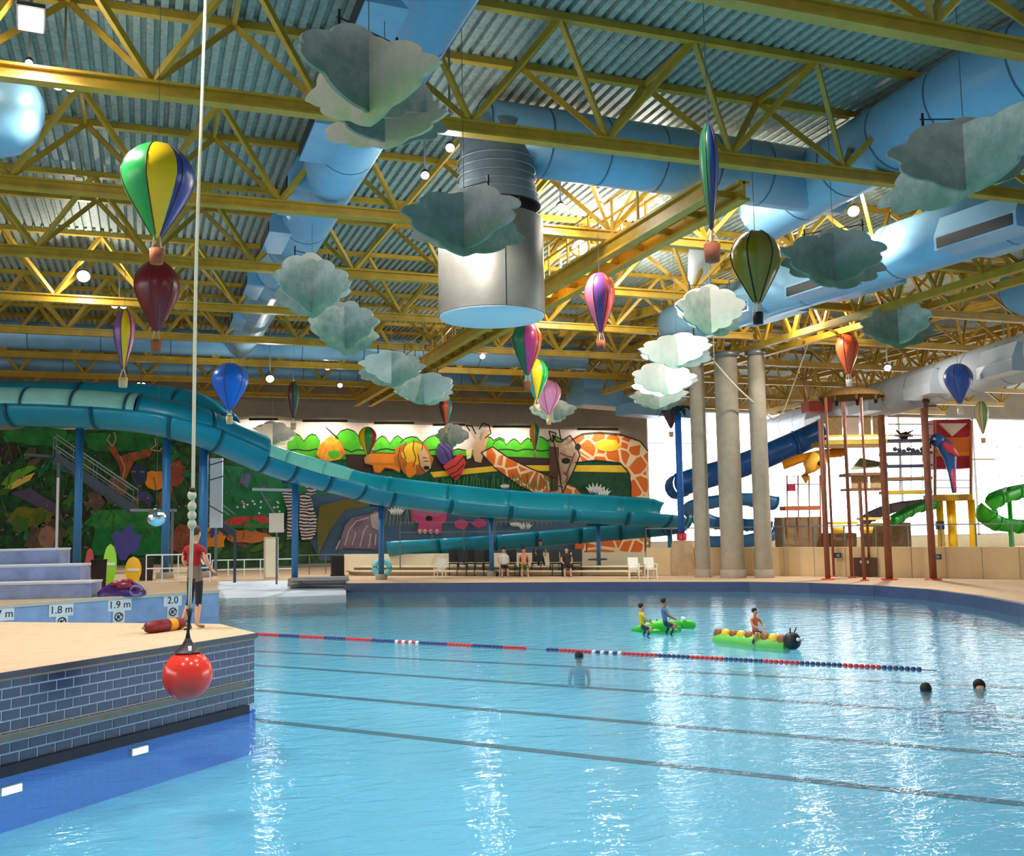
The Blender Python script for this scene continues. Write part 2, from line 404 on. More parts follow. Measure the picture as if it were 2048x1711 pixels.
# ------------------------------------------------------------------ roof trusses
def truss_y(n): return 12.5 + 6.08 * n
HW = 1.13
def diag_mesh(sx, sy):
    a, b = Vector((0, 0, 0)), Vector((1.5 * sx, HW * sy, ZT - ZB)); return MB().bar(a, b, .1, .12).mesh('diagonal', yel)
DM = [(sx, sy, diag_mesh(sx, sy)) for sx in (-1, 1) for sy in (-1, 1)]
SM = MB().bar((0, -HW, 0), (0, HW, 0), .08, .1).mesh('strut', yel)
tl = ['yellow roof truss nearest the viewer, crossing the top right corner', 'yellow roof truss passing in front of the big overhead duct', 'yellow roof truss crossing behind the green, yellow and blue balloon',
      'yellow roof truss crossing just above the maroon balloon', 'yellow roof truss crossing behind the maroon balloon', 'yellow roof truss passing below the tip of the maroon balloon',
      'yellow roof truss crossing above the round blue balloon', 'yellow roof truss second from the mural wall', 'yellow roof truss closest to the mural wall']
for n in range(9):
    y = truss_y(n)
    if n == 8: y = 60.6
    k0 = int((-.2 * y - 6) // 3); k1 = int(min(58, 1.12 * y + 8) // 3)
    t = thing('roof_truss', tl[n], 'truss', (0, y, ZB), 'yellow roof trusses')
    x0, x1 = k0 * 3 - .2, k1 * 3 + .2
    part('bottom_chord', MB().box(x0, x1, y - .13, y + .13, ZB - .03, ZB + .02).box(x0, x1, y - .13, y + .13, ZB - .26, ZB - .21).box(x0, x1, y - .05, y + .05, ZB - .22, ZB - .02), yel, t)
    for s in (-1, 1): part('top_chord', MB().box(x0 - 1.5, x1 + 1.5, y + s * HW - .09, y + s * HW + .09, ZT - .06, ZT + .09), yel, t)
    for k in range(k0, k1 + 1):
        for sx, sy, me in DM: link('diagonal', me, t, (3 * k, 0, 0))
        link('strut', SM, t, (3 * k + 1.5, 0, ZT - ZB))

# girders along the hall
def girder(x, y0, y1, label, wide):
    t = thing('girder', label, 'girder', (x, y0, ZB))
    for s in (-1, 1):
        part('beam', MB().box(x + s * wide - .14, x + s * wide + .14, y0, y1, ZB - .75, ZB - .68).box(x + s * wide - .14, x + s * wide + .14, y0, y1, ZB - .36, ZB - .29).box(x + s * wide - .03, x + s * wide + .03, y0, y1, ZB - .7, ZB - .3), yel, t)
    n = int((y1 - y0) / 1.52)
    pm = MB().box(-.03, .03, -.03, .03, 0, 1.1).mesh('post', yel)
    cm = MB().box(-wide, wide, -.05, .05, -.6, -.45).mesh('cross_bar', yel)
    for i in range(n):
        for s in (-1, 1):
            if i > 1: link('post', pm, t, (s * (wide + .1), i * 1.52 + .4, -.3))
        link('cross_bar', cm, t, (0, i * 1.52 + .4, 0))
    for s in (-1, 1):
        for z in (.3, .75): part('rail', MB().box(x + s * (wide + .1) - .025, x + s * (wide + .1) + .025, y0 + 3.4, y1, ZB + z - .025, ZB + z + .025), yel, t)
girder(12.3, 19.2, 60, 'yellow catwalk girder with railings running past the hanging steel cylinder', .42)
def lattice(x, y0, y1, label):
    t = thing('lattice_girder', label, 'girder', (x, y0, ZB))
    for s in (-1, 1):
        for z in (-.6, 1.3): part('chord', MB().box(x + s * .7 - .13, x + s * .7 + .13, y0, y1, ZB + z - .12, ZB + z + .12), yel, t)
    n = int((y1 - y0) / 2.0)
    d1 = MB().bar((0, 0, -.6), (0, 1, 1.3), .1).mesh('brace', yel); d2 = MB().bar((0, 1, 1.3), (0, 2, -.6), .1).mesh('brace', yel)
    xm = MB().bar((-.7, 0, -.6), (.7, 1, -.6), .08).mesh('cross_brace', yel)
    for i in range(n):
        for s in (-1, 1):
            link('brace', d1, t, (s * .7, i * 2, 0)); link('brace', d2, t, (s * .7, i * 2, 0))
        link('cross_brace', xm, t, (0, i * 2, 0))
lattice(25.2, 20, 52, 'heavy yellow lattice girder resting over the concrete columns')
lattice(40.5, 30, 60, 'yellow lattice girder beyond the columns, above the long grey duct')
# skewed yellow braces of the right bay
for i, (a, b) in enumerate((((1290, 640), (1760, 560)), ((1120, 660), (1420, 585)), ((1560, 690), (2048, 590)), ((1320, 585), (1560, 470)))):
    p, q = PZ(*a, 12.2), PZ(*b, 12.25)
    t = thing('bracing_beam', ['skewed yellow brace running behind the white clouds', 'skewed yellow brace beside the pink balloon', 'skewed yellow brace above the orange balloon', 'skewed yellow brace rising past the olive balloon'][i], 'beam', p, 'skewed yellow roof braces')
    sd, up = frame_of(q - p)
    part('beam', MB().bar(p, q, .22, .06).bar(p - Vector((0, 0, .3)), q - Vector((0, 0, .3)), .22, .06).bar(p - Vector((0, 0, .15)), q - Vector((0, 0, .15)), .04, .28), yel, t)

# ------------------------------------------------------------------ concrete columns
for px, py, r, lb in ((1407, 1154, .33, 'slim concrete column on the left of the three by the pool'), (1467, 1155, .49, 'thick concrete column in the middle of the three by the pool'), (1529, 1155, .36, 'slim concrete column on the right of the three by the pool')):
    p = PZ(px, py, ZR)
    t = thing('concrete_column', lb, 'column', p, 'concrete columns by the pool')
    part('shaft', MB().lathe([(r, 0), (r, 9.4)], p, 24), conc, t)
    part('cap', MB().lathe([(.01, 9.4), (r * 1.25, 9.4), (r * 1.25, 9.6), (.01, 9.6)], p, 24), steel, t)
    part('base', MB().lathe([(r * 1.12, 0), (r * 1.12, .35), (r, .36)], p, 24), conc, t)

# ------------------------------------------------------------------ ducts
def duct(name, label, pts, r, rings=1.4, ends=True, n=22, m=None):
    P = [Vector(p) for p in pts]
    t = thing(name, label, 'duct', P[0])
    part('pipe', MB().tube(P, r, n), m or ductm, t)
    acc = 0; rm = []
    mb = MB()
    for i in range(len(P) - 1):
        L = (P[i + 1] - P[i]).length
        while acc < L:
            c = P[i].lerp(P[i + 1], acc / L); d = (P[i + 1] - P[i]).normalized()
            part('seam', MB().tube([c - d * .02, c + d * .02], r * 1.012, n, cap=False), ductd, t); acc += rings
        acc -= L
    return t
def straight(a, b, k=2): return [Vector(a).lerp(Vector(b), i / k) for i in range(k + 1)]
dl = duct('air_duct', 'pale blue round duct with side diffusers running up over the left clouds', straight((4.35, 13.5, 11.62), (4.1, 50, 11.62)), .74, 3.04)
def plenum(t, c, dirv, L, r, side, m_=None, grille=True):
    c = Vector(c); d = Vector(dirv).normalized(); s = Vector((d.y, -d.x, 0)) * side
    mb = MB()
    a = c + s * r * .2 - Vector((0, 0, r * .8)); b = c + s * (r + .42) - Vector((0, 0, r * .25)); e = c + s * (r + .15) + Vector((0, 0, r * .45))
    low = c + s * (r + .42) - Vector((0, 0, r * .75))
    prof = [a, low, b, e, c]
    vs = [p + d * (-L / 2) for p in prof] + [p + d * (L / 2) for p in prof]; n = len(prof)
    part('diffuser', MB().add(vs, [list(range(n))[::-1], list(range(n, 2 * n))] + [(i, (i + 1) % n, n + (i + 1) % n, n + i) for i in range(n)]), m_ or ductm, t)
    m = (low + b) / 2 + s * .01
    if grille: part('grille', MB().obox(m, d * L * .46, s * .015, (b - low) * .36), mat('grille', (12, 22, 34), .5), t)
for yc in (16.3, 21.4, 25.6, 29.5, 36, 42): plenum(dl, (4.33, yc, 11.62), (0, 1, 0), 2.3, .74, -1)
ld = spline([PD(-420, 200, 19), PD(-200, 205, 19), PD(-60, 212, 19)], 4)
le = duct('end_duct', 'big round blue duct end at the left edge', ld, .95, 1.6)
le_d = (ld[-1] - ld[-2]).normalized(); sd, up = frame_of(le_d)
part('end_cap', MB().tube([ld[-1] + le_d * x for x in (0, .45, .8, 1.05, 1.25, 1.32)], [.95, .94, .86, .68, .36, .02], 24), ductm, le)
# cross duct, its elbow and the long right duct
cd = duct('cross_duct', 'large pale blue duct crossing behind the front truss', straight((7.2, 21.5, 11.75), (17.2, 21.6, 11.6)), .82, 1.5)
arc = [Vector((16.6, 24.0, 11.55)), Vector((16.45, 21, 11.6)), Vector((16.3, 18, 11.65)), Vector((16.3, 14.8, 11.7)), Vector((17.0, 13.2, 11.7)), Vector((18.6, 12.3, 11.7)), Vector((22, 12, 11.7))]
duct('elbow_duct', 'large pale blue elbow duct in the top right corner', spline(arc, 5), .86, 1.9)
r2 = duct('supply_duct', 'pale blue duct with black slot vents slanting down from the right edge', straight((21.9, 16, 10.75), (20.3, 36, 10.75)), .86, 4)
for yc in (20.3, 26.5, 31.0):
    x = 21.9 - 1.6 * (yc - 16) / 20
    plenum(r2, (x, yc, 10.75), (-.08, 1, 0), 3.0, .86, 1)
    plenum(r2, (x, yc, 10.6), (-.08, 1, 0), 2.6, .8, -1)
duct('return_duct', 'round pale blue duct end showing at the right edge', straight(PD(2058, 572, 33), PD(2058, 572, 33) + Vector((5, 2.2, 0))), .95, 2)
r3 = duct('long_duct', 'long grey blue duct above the play tower', straight((31.5, 26, 9.0), (41.5, 61, 8.9)), .95, 2.6, m=mat('pale_duct', (196, 208, 220), .4))
for f in (.12, .3, .48, .66): 
    c = Vector((31.5, 26, 9)).lerp(Vector((41.5, 61, 8.9)), f); plenum(r3, c, (10, 35, 0), 2.6, .95, -1, mat('pale_duct', (196, 208, 220)), False)
duct('rear_duct', 'grey blue duct crossing the hall behind the left trusses', straight((-14, 49, 11.5), (22, 49, 11.5)), .62, 3)
duct('rear_duct', 'lower grey blue duct nearest the mural wall', straight((-16, 55.5, 11.3), (20, 55.5, 11.3)), .5, 3)
# box duct above the slide turn
p = PD(1150, 785, 60); q = PD(1335, 800, 62)
bd = thing('box_duct', 'pale blue rectangular duct hanging over the mural right end', 'duct', p)
part('casing', MB().obox((p + q) / 2, (q - p) / 2, Vector((-.3, 1, 0)) * .8, Vector((0, 0, .78))), ductm, bd)
part('lower_casing', MB().obox((p + q) / 2 + Vector((1.5, -1.2, -1.0)), (q - p) * .32, Vector((-.3, 1, 0)) * .7, Vector((0, 0, .35))), ductm, bd)
# small vertical pipe over the white cloud
p = PD(1400, 500, 37)
vp = thing('vent_pipe', 'short pale vertical duct over the white clouds', 'duct', PD(1400, 590, 37))
part('pipe', MB().tube([PD(1398, 600, 37), p + Vector((0, 0, .3))], .42, 18), mat('pale_duct', (190, 205, 222), .4), vp)
part('bend', MB().tube(spline([p + Vector((0, 0, .2)), p + Vector((0, .2, .6)), p + Vector((0, .9, .9)), p + Vector((0, 2, 1))], 4), .42, 18), ductm, vp)

# vertical drop with open mouth and hanging cylinder
vx, vy = 7.55, 21.5
vd = thing('duct_drop', 'grey vertical duct with flared open mouth above the hanging cylinder', 'duct', (vx, vy, 9.9))
part('drop', MB().lathe([(.84, 11.9), (.84, 11.2), (.86, 11.0), (.88, 10.6), (.96, 10.25), (1.02, 10.05)], (vx, vy, 0), 32), mat('duct_grey', (112, 126, 136), .45, .2, .1, 3), vd)
part('mouth', MB().lathe([(1.02, 10.05), (.97, 10.03), (.9, 10.1), (.8, 11.5), (.01, 11.6)], (vx, vy, 0), 32), black, vd)
for i, z in enumerate((10.3, 10.5, 10.7, 10.9, 11.1)): part('rib', MB().lathe([(.90 + (.05 if i == 0 else .0), z - .02), (.925 + (.05 if i == 0 else 0), z), (.90 + (.05 if i == 0 else 0), z + .02)], (vx, vy, 0), 32), mat('duct_grey', (112, 126, 136)), vd)
cx, cy = 7.42, 21.6
hc = thing('hanging_cylinder', 'large hanging metal cylinder with pale blue underside', 'drum', (cx, cy, 7.5))
part('shell', MB().lathe([(1.22, 7.52), (1.22, 9.72), (1.19, 9.75), (1.17, 9.72), (1.17, 7.52)], (cx, cy, 0), 40), mat('brushed_metal', (146, 142, 134), .45, .55, .12, 1.5), hc)
part('underside', MB().lathe([(.001, 7.46), (1.18, 7.46), (1.21, 7.5), (1.2, 7.54), (.001, 7.54)], (cx, cy, 0), 40), mat('pale_blue_panel', (226, 230, 238), .5), hc)
part('seam', MB().bar((cx - .1, cy - 1.226, 7.55), (cx - .1, cy - 1.226, 9.7), .03, .01), steel, hc)
for a in (.3, 1.9, 3.4, 5.0): part('hanger_rod', MB().bar((cx + 1.1 * math.cos(a), cy + 1.1 * math.sin(a), 9.7), (vx + .85 * math.cos(a), vy + .85 * math.sin(a), 10.2), .035), steel, hc)

# ------------------------------------------------------------------ floodlights
lens = glow('flood_lens', (255, 250, 255), 16)
def flood(px, py, z_or_d, size, label, power=0, n=1, aim=(0, -.5, -1), down=800):
    p = PD(px, py, z_or_d)
    t = thing('floodlight', label, 'lamp', p, 'floodlights in the roof')
    d = (CAMP - p).normalized(); a = (Vector(aim).normalized() + d).normalized(); sd, up = frame_of(a)
    for k in range(n):
        o = sd * ((k - (n - 1) / 2) * size * 2.4)
        q = p + o
        if size == .19:
            part('housing', MB().obox(q - a * .08, sd * size * 1.15, up * size * 1.15, a * .1), black, t); part('lens', MB().obox(q + a * .03, sd * size, up * size, a * .02), lens, t)
        else:
            part('housing', MB().tube([q - a * .22, q - a * .12, q + a * .02], [size * .4, size * 1.05, size * 1.1], 16), black, t)
            part('lens', MB().tube([q + a * .02, q + a * (.02 + size * .35), q + a * (.02 + size * .5)], [size, size * .75, size * .2], 16), lens, t)
    part('hanger', MB().bar(p - a * .1, Vector((p.x, p.y, max(p.z + .3, ZD + .02))), .04), steel, t)
    if power: 
        lamp('flood_lamp', 'POINT', p + a * .35, power, (1, .93, .82), .15)
    if down: l = lamp('flood_beam', 'SPOT', p + a * .3 - Vector((0, 0, .15)), down, (1, .96, .9), .2); l.data.spot_size = R(130); l.data.spot_blend = .6
flood(62, 38, 17, .19, 'large square floodlight at the top left', 60)
flood(128, 172, 19, .09, 'twin spotlights below the left end of the front truss', 30, 2)
flood(58, 125, 18, .06, 'tiny spotlight beside the left round duct end')
flood(167, 552, 34, .2, 'round floodlight above the purple and yellow balloon', 200)
flood(238, 610, 36, .12, 'twin spotlights above the narrow purple balloon', 0, 2)
flood(900, 295, 21, .09, 'spotlight left of the vertical duct', 40)
flood(850, 350, 23, .09, 'spotlight above the grey cloud by the cylinder', 40)
flood(1122, 414, 27, .11, 'spotlight right of the duct mouth', 90)
flood(1310, 375, 29, .22, 'brightest floodlight beside the catwalk girder', 450)
flood(1440, 392, 27, .13, 'floodlight behind the narrow green balloon', 250)
flood(1707, 422, 30, .16, 'floodlight over the dark green cloud', 250)
flood(540, 757, 46, .17, 'small square floodlight near the blue balloon', 150)
flood(655, 735, 50, .12, 'small floodlight under the rear duct', 0)
flood(680, 770, 52, .12, 'small floodlight above the mural wall', 0)
flood(965, 712, 48, .12, 'small floodlight left of the multicolour balloon', 200)
flood(282, 768, 48, .09, 'tiny twin spotlights over the slide tube', 0, 2)
flood(1160, 495, 33, .25, 'bright floodlight behind the catwalk', 700)
flood(1205, 575, 38, .16, 'floodlight behind the pink balloon', 500)
flood(1775, 735, 44, .14, 'floodlight above the thatched tower', 200, down=1800)
flood(2010, 700, 42, .14, 'floodlight above the right royal blue balloon', 200, down=1800)
flood(1600, 610, 40, .12, 'spotlight below the supply duct', 400)
for i, (x, y) in enumerate(((-3, 8.5), (3, 8.5), (9, 8.5), (0, 12.4), (6, 12.4))):   # unseen fill lamps added above the near pool to brighten the water
    p = Vector((x, y, ZB - .45)); t = thing('floodlight', 'added square fill light above the frame over the near pool, %s' % ['row end', 'left of centre', 'right of centre', 'second row start', 'second row end'][i], 'lamp', p, 'floodlights in the roof')
    part('housing', MB().box(x - .2, x + .2, y - .2, y + .2, p.z, p.z + .2), black, t); part('lens', MB().box(x - .17, x + .17, y - .17, y + .17, p.z - .03, p.z), lens, t); part('hanger', MB().bar((x, y, p.z + .2), (x, y, ZD + .02), .04), steel, t)
    l = lamp('flood_beam', 'SPOT', p - Vector((0, 0, .1)), 700, (1, .96, .9), .2); l.data.spot_size = R(130); l.data.spot_blend = .6
# two pale yellow fittings on the front truss
for i, (px, py) in enumerate(((1548, 8), (1838, 62))):
    p = PD(px, py, 19.5)
    t = thing('strip_light', ['pale yellow fitting under the front truss at the top edge', 'pale yellow fitting under the front truss by the right duct'][i], 'lamp', p, 'pale yellow fittings')
    part('tray', MB().obox(p, (.22, .08, 0), (-.03, .1, 0), (0, 0, .03)), mat('pale_yellow', (236, 226, 96), .5), t)
    part('stem', MB().bar(p, p + Vector((0, 0, .3)), .05), yel, t)

# ------------------------------------------------------------------ clouds
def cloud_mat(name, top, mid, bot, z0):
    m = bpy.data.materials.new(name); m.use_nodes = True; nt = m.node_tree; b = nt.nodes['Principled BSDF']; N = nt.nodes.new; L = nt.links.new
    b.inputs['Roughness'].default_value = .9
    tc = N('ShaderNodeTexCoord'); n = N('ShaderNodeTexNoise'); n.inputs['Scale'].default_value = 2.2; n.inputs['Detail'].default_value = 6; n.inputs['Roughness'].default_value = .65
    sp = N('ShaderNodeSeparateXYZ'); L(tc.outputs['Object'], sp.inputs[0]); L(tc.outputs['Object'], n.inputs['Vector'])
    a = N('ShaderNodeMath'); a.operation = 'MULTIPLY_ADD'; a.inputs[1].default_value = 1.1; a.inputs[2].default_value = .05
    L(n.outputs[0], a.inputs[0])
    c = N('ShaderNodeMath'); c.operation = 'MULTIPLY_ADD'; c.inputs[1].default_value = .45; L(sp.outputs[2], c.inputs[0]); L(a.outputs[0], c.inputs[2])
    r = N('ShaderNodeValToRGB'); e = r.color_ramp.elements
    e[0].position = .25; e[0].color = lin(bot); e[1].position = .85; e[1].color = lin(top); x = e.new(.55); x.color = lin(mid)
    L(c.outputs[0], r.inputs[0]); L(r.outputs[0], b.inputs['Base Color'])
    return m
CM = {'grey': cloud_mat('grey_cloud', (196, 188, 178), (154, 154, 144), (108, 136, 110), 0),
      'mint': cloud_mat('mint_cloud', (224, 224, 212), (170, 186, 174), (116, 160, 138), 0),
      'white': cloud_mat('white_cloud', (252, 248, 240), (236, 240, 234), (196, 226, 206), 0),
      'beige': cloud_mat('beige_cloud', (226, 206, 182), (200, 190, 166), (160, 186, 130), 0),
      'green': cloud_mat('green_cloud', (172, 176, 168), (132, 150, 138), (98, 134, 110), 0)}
def cloud_outline(w, h, rnd, pointy):
    pts = []; nl = rnd.choice((8, 9, 10)); ph = rnd.random() * 6
    N = 72
    for i in range(N):
        a = 2 * PI * i / N; c, s = math.cos(a), math.sin(a)
        r = 1 / max(1e-6, (abs(c) ** 1.7 + abs(s) ** 1.7)) ** (1 / 1.7)
        bump = abs(math.sin(a * nl / 2 + ph)); r *= .86 + .16 * bump ** .6 + .03 * math.sin(3 * a + ph)
        x, z = c * r * w / 2, s * r * h / 2
        if s < 0: 
            z = z * (1 - pointy * .25) - pointy * h * .16 * max(0, 1 - abs(x) / (w * .34)); x *= .94
        else: z *= 1.0 + .12 * math.cos(a * 2 + PI)
        pts.append((x, z))
    return pts
def cloud(px, py, d, w, h, kind, label, angs=(25, 115), sc2=1.0, pointy=.6, seed=0, kinds=None, rig=True):
    rnd = random.Random(seed); p = PD(px, py, d); W_, H_ = w * d / F, h * d / F
    t = thing('hanging_cloud', label, 'cloud decoration', p, 'crossed-panel clouds hung from the roof')
    face = math.atan2(-p.x, p.y)                      # turn so that angle 0 faces the viewer
    for i, a in enumerate(angs):
        al = face + R(a); u = Vector((math.cos(al), math.sin(al), 0)); nrm = Vector((-u.y, u.x, 0))
        ww = (W_ if i == 0 else W_ * sc2) / max(.6, abs(math.cos(R(a))))
        ol = cloud_outline(ww, H_, rnd, pointy); dz = -.1 * i * H_
        if i == 0: first = u
        mb = MB(); vs = [p + u * x + Vector((0, 0, z + dz)) + nrm * .035 for x, z in ol]
        mb.poly(vs, -nrm * .07)
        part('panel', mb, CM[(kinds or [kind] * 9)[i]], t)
    if rig:
        u = first
        bz = H_ * .5 + .06
        part('rod', MB().bar(p - u * W_ * .3 + Vector((0, 0, bz)), p + u * W_ * .3 + Vector((0, 0, bz)), .02), black, t)
        for x in (-.28, .28): part('hook', MB().bar(p + u * W_ * x + Vector((0, 0, H_ * .2)), p + u * W_ * x + Vector((0, 0, bz + .12)), .035), black, t)
        part('cord', MB().bar(p + Vector((0, 0, bz)), Vector((p.x, p.y, 10.9 if 3.4 < p.x < 5.0 and p.y < 50 else ZD + .02)), .012), steel, t)
    else: part('cord', MB().bar(p, Vector((p.x, p.y, 10.9 if 3.4 < p.x < 5.0 and p.y < 50 else ZD + .02)), .012), steel, t)
    return t
cloud(738, 150, 15, 276, 165, 'grey', 'biggest grey cloud at top left of centre, cream on its right lobe', (42, -38), .95, .9, 1, ['grey', 'beige'])
cloud(770, 240, 16.2, 250, 95, 'green', 'lower grey green cloud wings peeping out under the biggest cloud', (24, -30), 1.0, .4, 2, ['green', 'beige'], False)
cloud(928, 440, 19.8, 225, 120, 'green', 'dark grey green cloud hanging in front of the metal cylinder', (-40, 36), 1.1, .7, 3, ['grey', 'green'])
cloud(624, 568, 27, 150, 112, 'mint', 'mint grey cloud on the left, above the row of smaller clouds', (38, -46), 1.0, .8, 4)
cloud(690, 652, 36, 128, 95, 'mint', 'mint cloud hanging below the left mint grey cloud', (-36, 44), 1.1, .6, 5)
cloud(783, 735, 38, 122, 65, 'mint', 'white and teal cloud in the middle of the descending row', (40, -40), 1.1, .7, 6, ['white', 'mint'])
cloud(848, 776, 40, 120, 58, 'white', 'small pale cloud at the low end of the descending row', (-38, 38), 1.0, .3, 7, ['white', 'mint'])
cloud(1930, 312, 18.5, 290, 140, 'grey', 'big grey cloud cut by the right edge', (26, -52), 1.3, .3, 8, ['grey', 'mint'])
cloud(1668, 515, 24, 205, 105, 'green', 'dark green cloud in front of the slotted duct', (-14, 48), .95, .4, 9, ['green', 'green'])
cloud(1420, 618, 33, 142, 92, 'white', 'white cloud with mint bottom under the short vertical duct', (8, 58), 1.0, .2, 10, ['white', 'mint'])
cloud(1352, 700, 34, 145, 62, 'white', 'bright white cloud on top of the stack of white clouds', (-30, 42), 1.0, .2, 11)
cloud(1328, 757, 38, 130, 60, 'white', 'bluish white cloud in the middle of the stack of white clouds', (34, -36), 1.0, .3, 12)
cloud(1318, 792, 45, 112, 46, 'mint', 'smallest mint white cloud at the foot of the white stack', (-36, 36), 1.0, .2, 13, ['white', 'mint'])
cloud(1796, 647, 36, 132, 84, 'mint', 'mint cloud between the orange balloon and the right blue balloon', (-40, 38), 1.1, .5, 14, ['mint', 'green'])
cloud(1106, 820, 50, 98, 40, 'mint', 'pale grey cloud behind the pink balloon', (5, 70), 1.0, .2, 15, ['mint', 'white'], False)
cloud(905, 870, 57, 70, 42, 'mint', 'small mint cloud in front of the mural purple bird', (10, 80), 1.0, .2, 16, ['mint', 'mint'], False)
cloud(545, 866, 52, 92, 44, 'beige', 'beige grey cloud behind the slide bend', (-20, 40), 1.0, .2, 17, ['grey', 'beige'], False)

# ------------------------------------------------------------------ balloons
BC = {'green': (30, 160, 70), 'dgreen': (20, 110, 70), 'yellow': (255, 206, 16), 'navy': (52, 68, 150), 'maroon': (120, 20, 28), 'blue': (16, 104, 214), 'olive': (128, 118, 10), 'olive2': (146, 130, 60),
      'pink': (240, 120, 150), 'purple': (120, 70, 140), 'red': (214, 60, 50), 'magenta': (196, 60, 130), 'orange': (240, 96, 50), 'teal': (80, 180, 180), 'hotpink': (252, 160, 206), 'cream': (240, 224, 160), 'paleg': (150, 190, 120), 'rblue': (58, 96, 190), 'lilac': (130, 110, 170), 'dmar': (90, 36, 46), 'lime': (110, 190, 40), 'mustard': (222, 150, 20)}
def bm(c): return mat('balloon_' + c, BC[c], .3, 0, .06, 2)
bprof = [(.001, 1.0), (.14, .99), (.30, .96), (.44, .905), (.60, .80), (.71, .68), (.76, .55), (.75, .43), (.68, .29), (.56, .13), (.42, -.03), (.28, -.19), (.17, -.31), (.11, -.37), (.09, -.4), (.001, -.4)]
def balloon(px, y0, y1, wpx, d, cols, rot, label, basket='cream', thin=.38, bw=None, cord=True, seam=None):
    """envelope from pixel row y0 down to y1 at distance d, flat lens section turned by rot"""
    pt, pb = PD(px, y0, d), PD(px, y1, d); H_ = pt.z - pb.z; k = H_ / 1.4; c = Vector((pt.x, pt.y, pb.z + .4 * k))
    t = thing('balloon_ornament', label, 'balloon', Vector((pt.x, pt.y, pb.z - .3)), 'hot-air balloon ornaments hung from the roof')
    Wm = wpx * d / F / 2; sx = Wm / (.76 * k)
    face = math.atan2(-c.x, c.y)
    th_ = thin * max(.6, sx) if thin < 1 else sx
    nc = len(cols); mats = [bm(x) for x in cols]; n = 30
    mb = MB().lathe([(r * k, z * k) for r, z in bprof], c, n, 0, sx, th_, face + R(rot), True, lambda f: int(((f + .5) % 1) * nc * 1.0) % nc)
    part('envelope', mb, mats, t)
    # gore seams
    for j in range(6):
        a = 2 * PI * j / 6 + .2; pts = []
        for r, z in bprof[1:-2]:
            x, y = r * k * math.cos(a) * sx * 1.004, r * k * math.sin(a) * th_ * 1.004; q = face + R(rot)
            pts.append(c + Vector((x * math.cos(q) - y * math.sin(q), x * math.sin(q) + y * math.cos(q), z * k)))
        part('seam', MB().tube(pts, .011 * k if not seam else .016 * k, 4), mat('seam_' + (seam or 'dark'), (30, 30, 20) if seam else (90, 60, 50), .6), t)
    bh = .22 * k; bz = c.z - .4 * k - .17 * k; m = mat('basket_' + basket, {'cream': (222, 190, 140), 'brown': (168, 92, 60), 'black': (20, 22, 30), 'white': (235, 225, 210)}[basket], .8, bump=.6, bscale=40)
    w2 = .105 * k
    bsk = part('basket', MB().lathe([(.001, -bh), (w2 * .85, -bh), (w2, 0), (w2 * .86, 0), (w2 * .7, -bh * .7), (.001, -bh * .7)], Vector((c.x, c.y, bz)), 10), m, t)
    for j in range(4):
        a = PI / 4 + j * PI / 2; e = Vector((math.cos(a), math.sin(a), 0))
        part('rope', MB().bar(Vector((c.x, c.y, bz)) + e * w2 * .9, Vector((c.x, c.y, c.z - .39 * k)) + e * .085 * k * min(1, sx), .014 * k + .004), mat('basket_rope', (226, 200, 170), .8), t)
    if cord: part('cord', MB().bar(c + Vector((0, 0, k * .99)), Vector((c.x, c.y, ZD + .02)), .012), steel, t)
balloon(317, 288, 480, 140, 17.6, ['green', 'yellow', 'navy', 'navy', 'yellow', 'green'], 0, 'large balloon with green, yellow and navy gores at upper left', 'brown', 1)
balloon(315, 522, 665, 88, 27, ['maroon'], 0, 'dark maroon balloon under the green and yellow one', 'brown', 1)
balloon(249, 618, 742, 40, 27, ['purple', 'yellow', 'pink', 'pink', 'yellow', 'purple'], 0, 'narrow purple and yellow balloon left of the maroon one', 'cream', .6)
balloon(460, 726, 822, 72, 33, ['blue'], 0, 'plain bright blue balloon over the slide bend', 'cream', 1)
balloon(587, 762, 838, 22, 43, ['dmar', 'dgreen', 'dgreen', 'dmar'], 0, 'thin maroon and green balloon edge-on before the concrete wall', 'cream', .4)
balloon(1415, 245, 468, 36, 15, ['dgreen', 'navy', 'navy', 'dgreen'], 0, 'tall thin green and blue balloon seen edge-on at upper right', 'brown', .5)
balloon(1509, 462, 610, 98, 24.5, ['olive', 'olive2', 'olive', 'olive'], 0, 'olive yellow balloon with dark seams and black basket', 'black', 1, seam='black')
balloon(1198, 545, 668, 60, 27.5, ['pink', 'purple', 'red', 'red', 'purple', 'pink'], -6, 'pink, purple and red balloon left of the clouds', 'brown', .8)
balloon(1053, 643, 752, 60, 31.5, ['dgreen', 'magenta', 'orange', 'orange', 'magenta', 'dgreen'], 8, 'magenta, orange and green balloon, top of a cluster of three', 'brown', .9)
balloon(1071, 717, 800, 50, 40, ['teal', 'yellow', 'green', 'green', 'yellow', 'teal'], 0, 'yellow and green balloon, middle of a cluster of three', 'cream', .9)
balloon(1096, 760, 830, 52, 47, ['hotpink'], 0, 'pink balloon at the bottom of a cluster of three', 'cream', 1)
balloon(1693, 665, 750, 44, 40, ['orange'], 0, 'plain orange balloon above the play tower', 'white', 1)
balloon(1915, 727, 808, 55, 41, ['rblue'], 0, 'plain royal blue balloon near the right edge', 'white', 1)
balloon(1962, 802, 868, 26, 48, ['cream', 'paleg', 'paleg', 'cream'], 0, 'thin cream and pale green balloon beside the right blue one', 'cream', .5)
balloon(891, 792, 850, 26, 55, ['dmar', 'orange', 'teal', 'teal', 'orange', 'dmar'], 0, 'small teal and orange balloon below the descending clouds', 'cream', .6)
balloon(735, 853, 910, 36, 57, ['yellow', 'green', 'red', 'red', 'green', 'yellow'], 0, 'small green, yellow and red balloon before the mural lion', 'cream', .7)
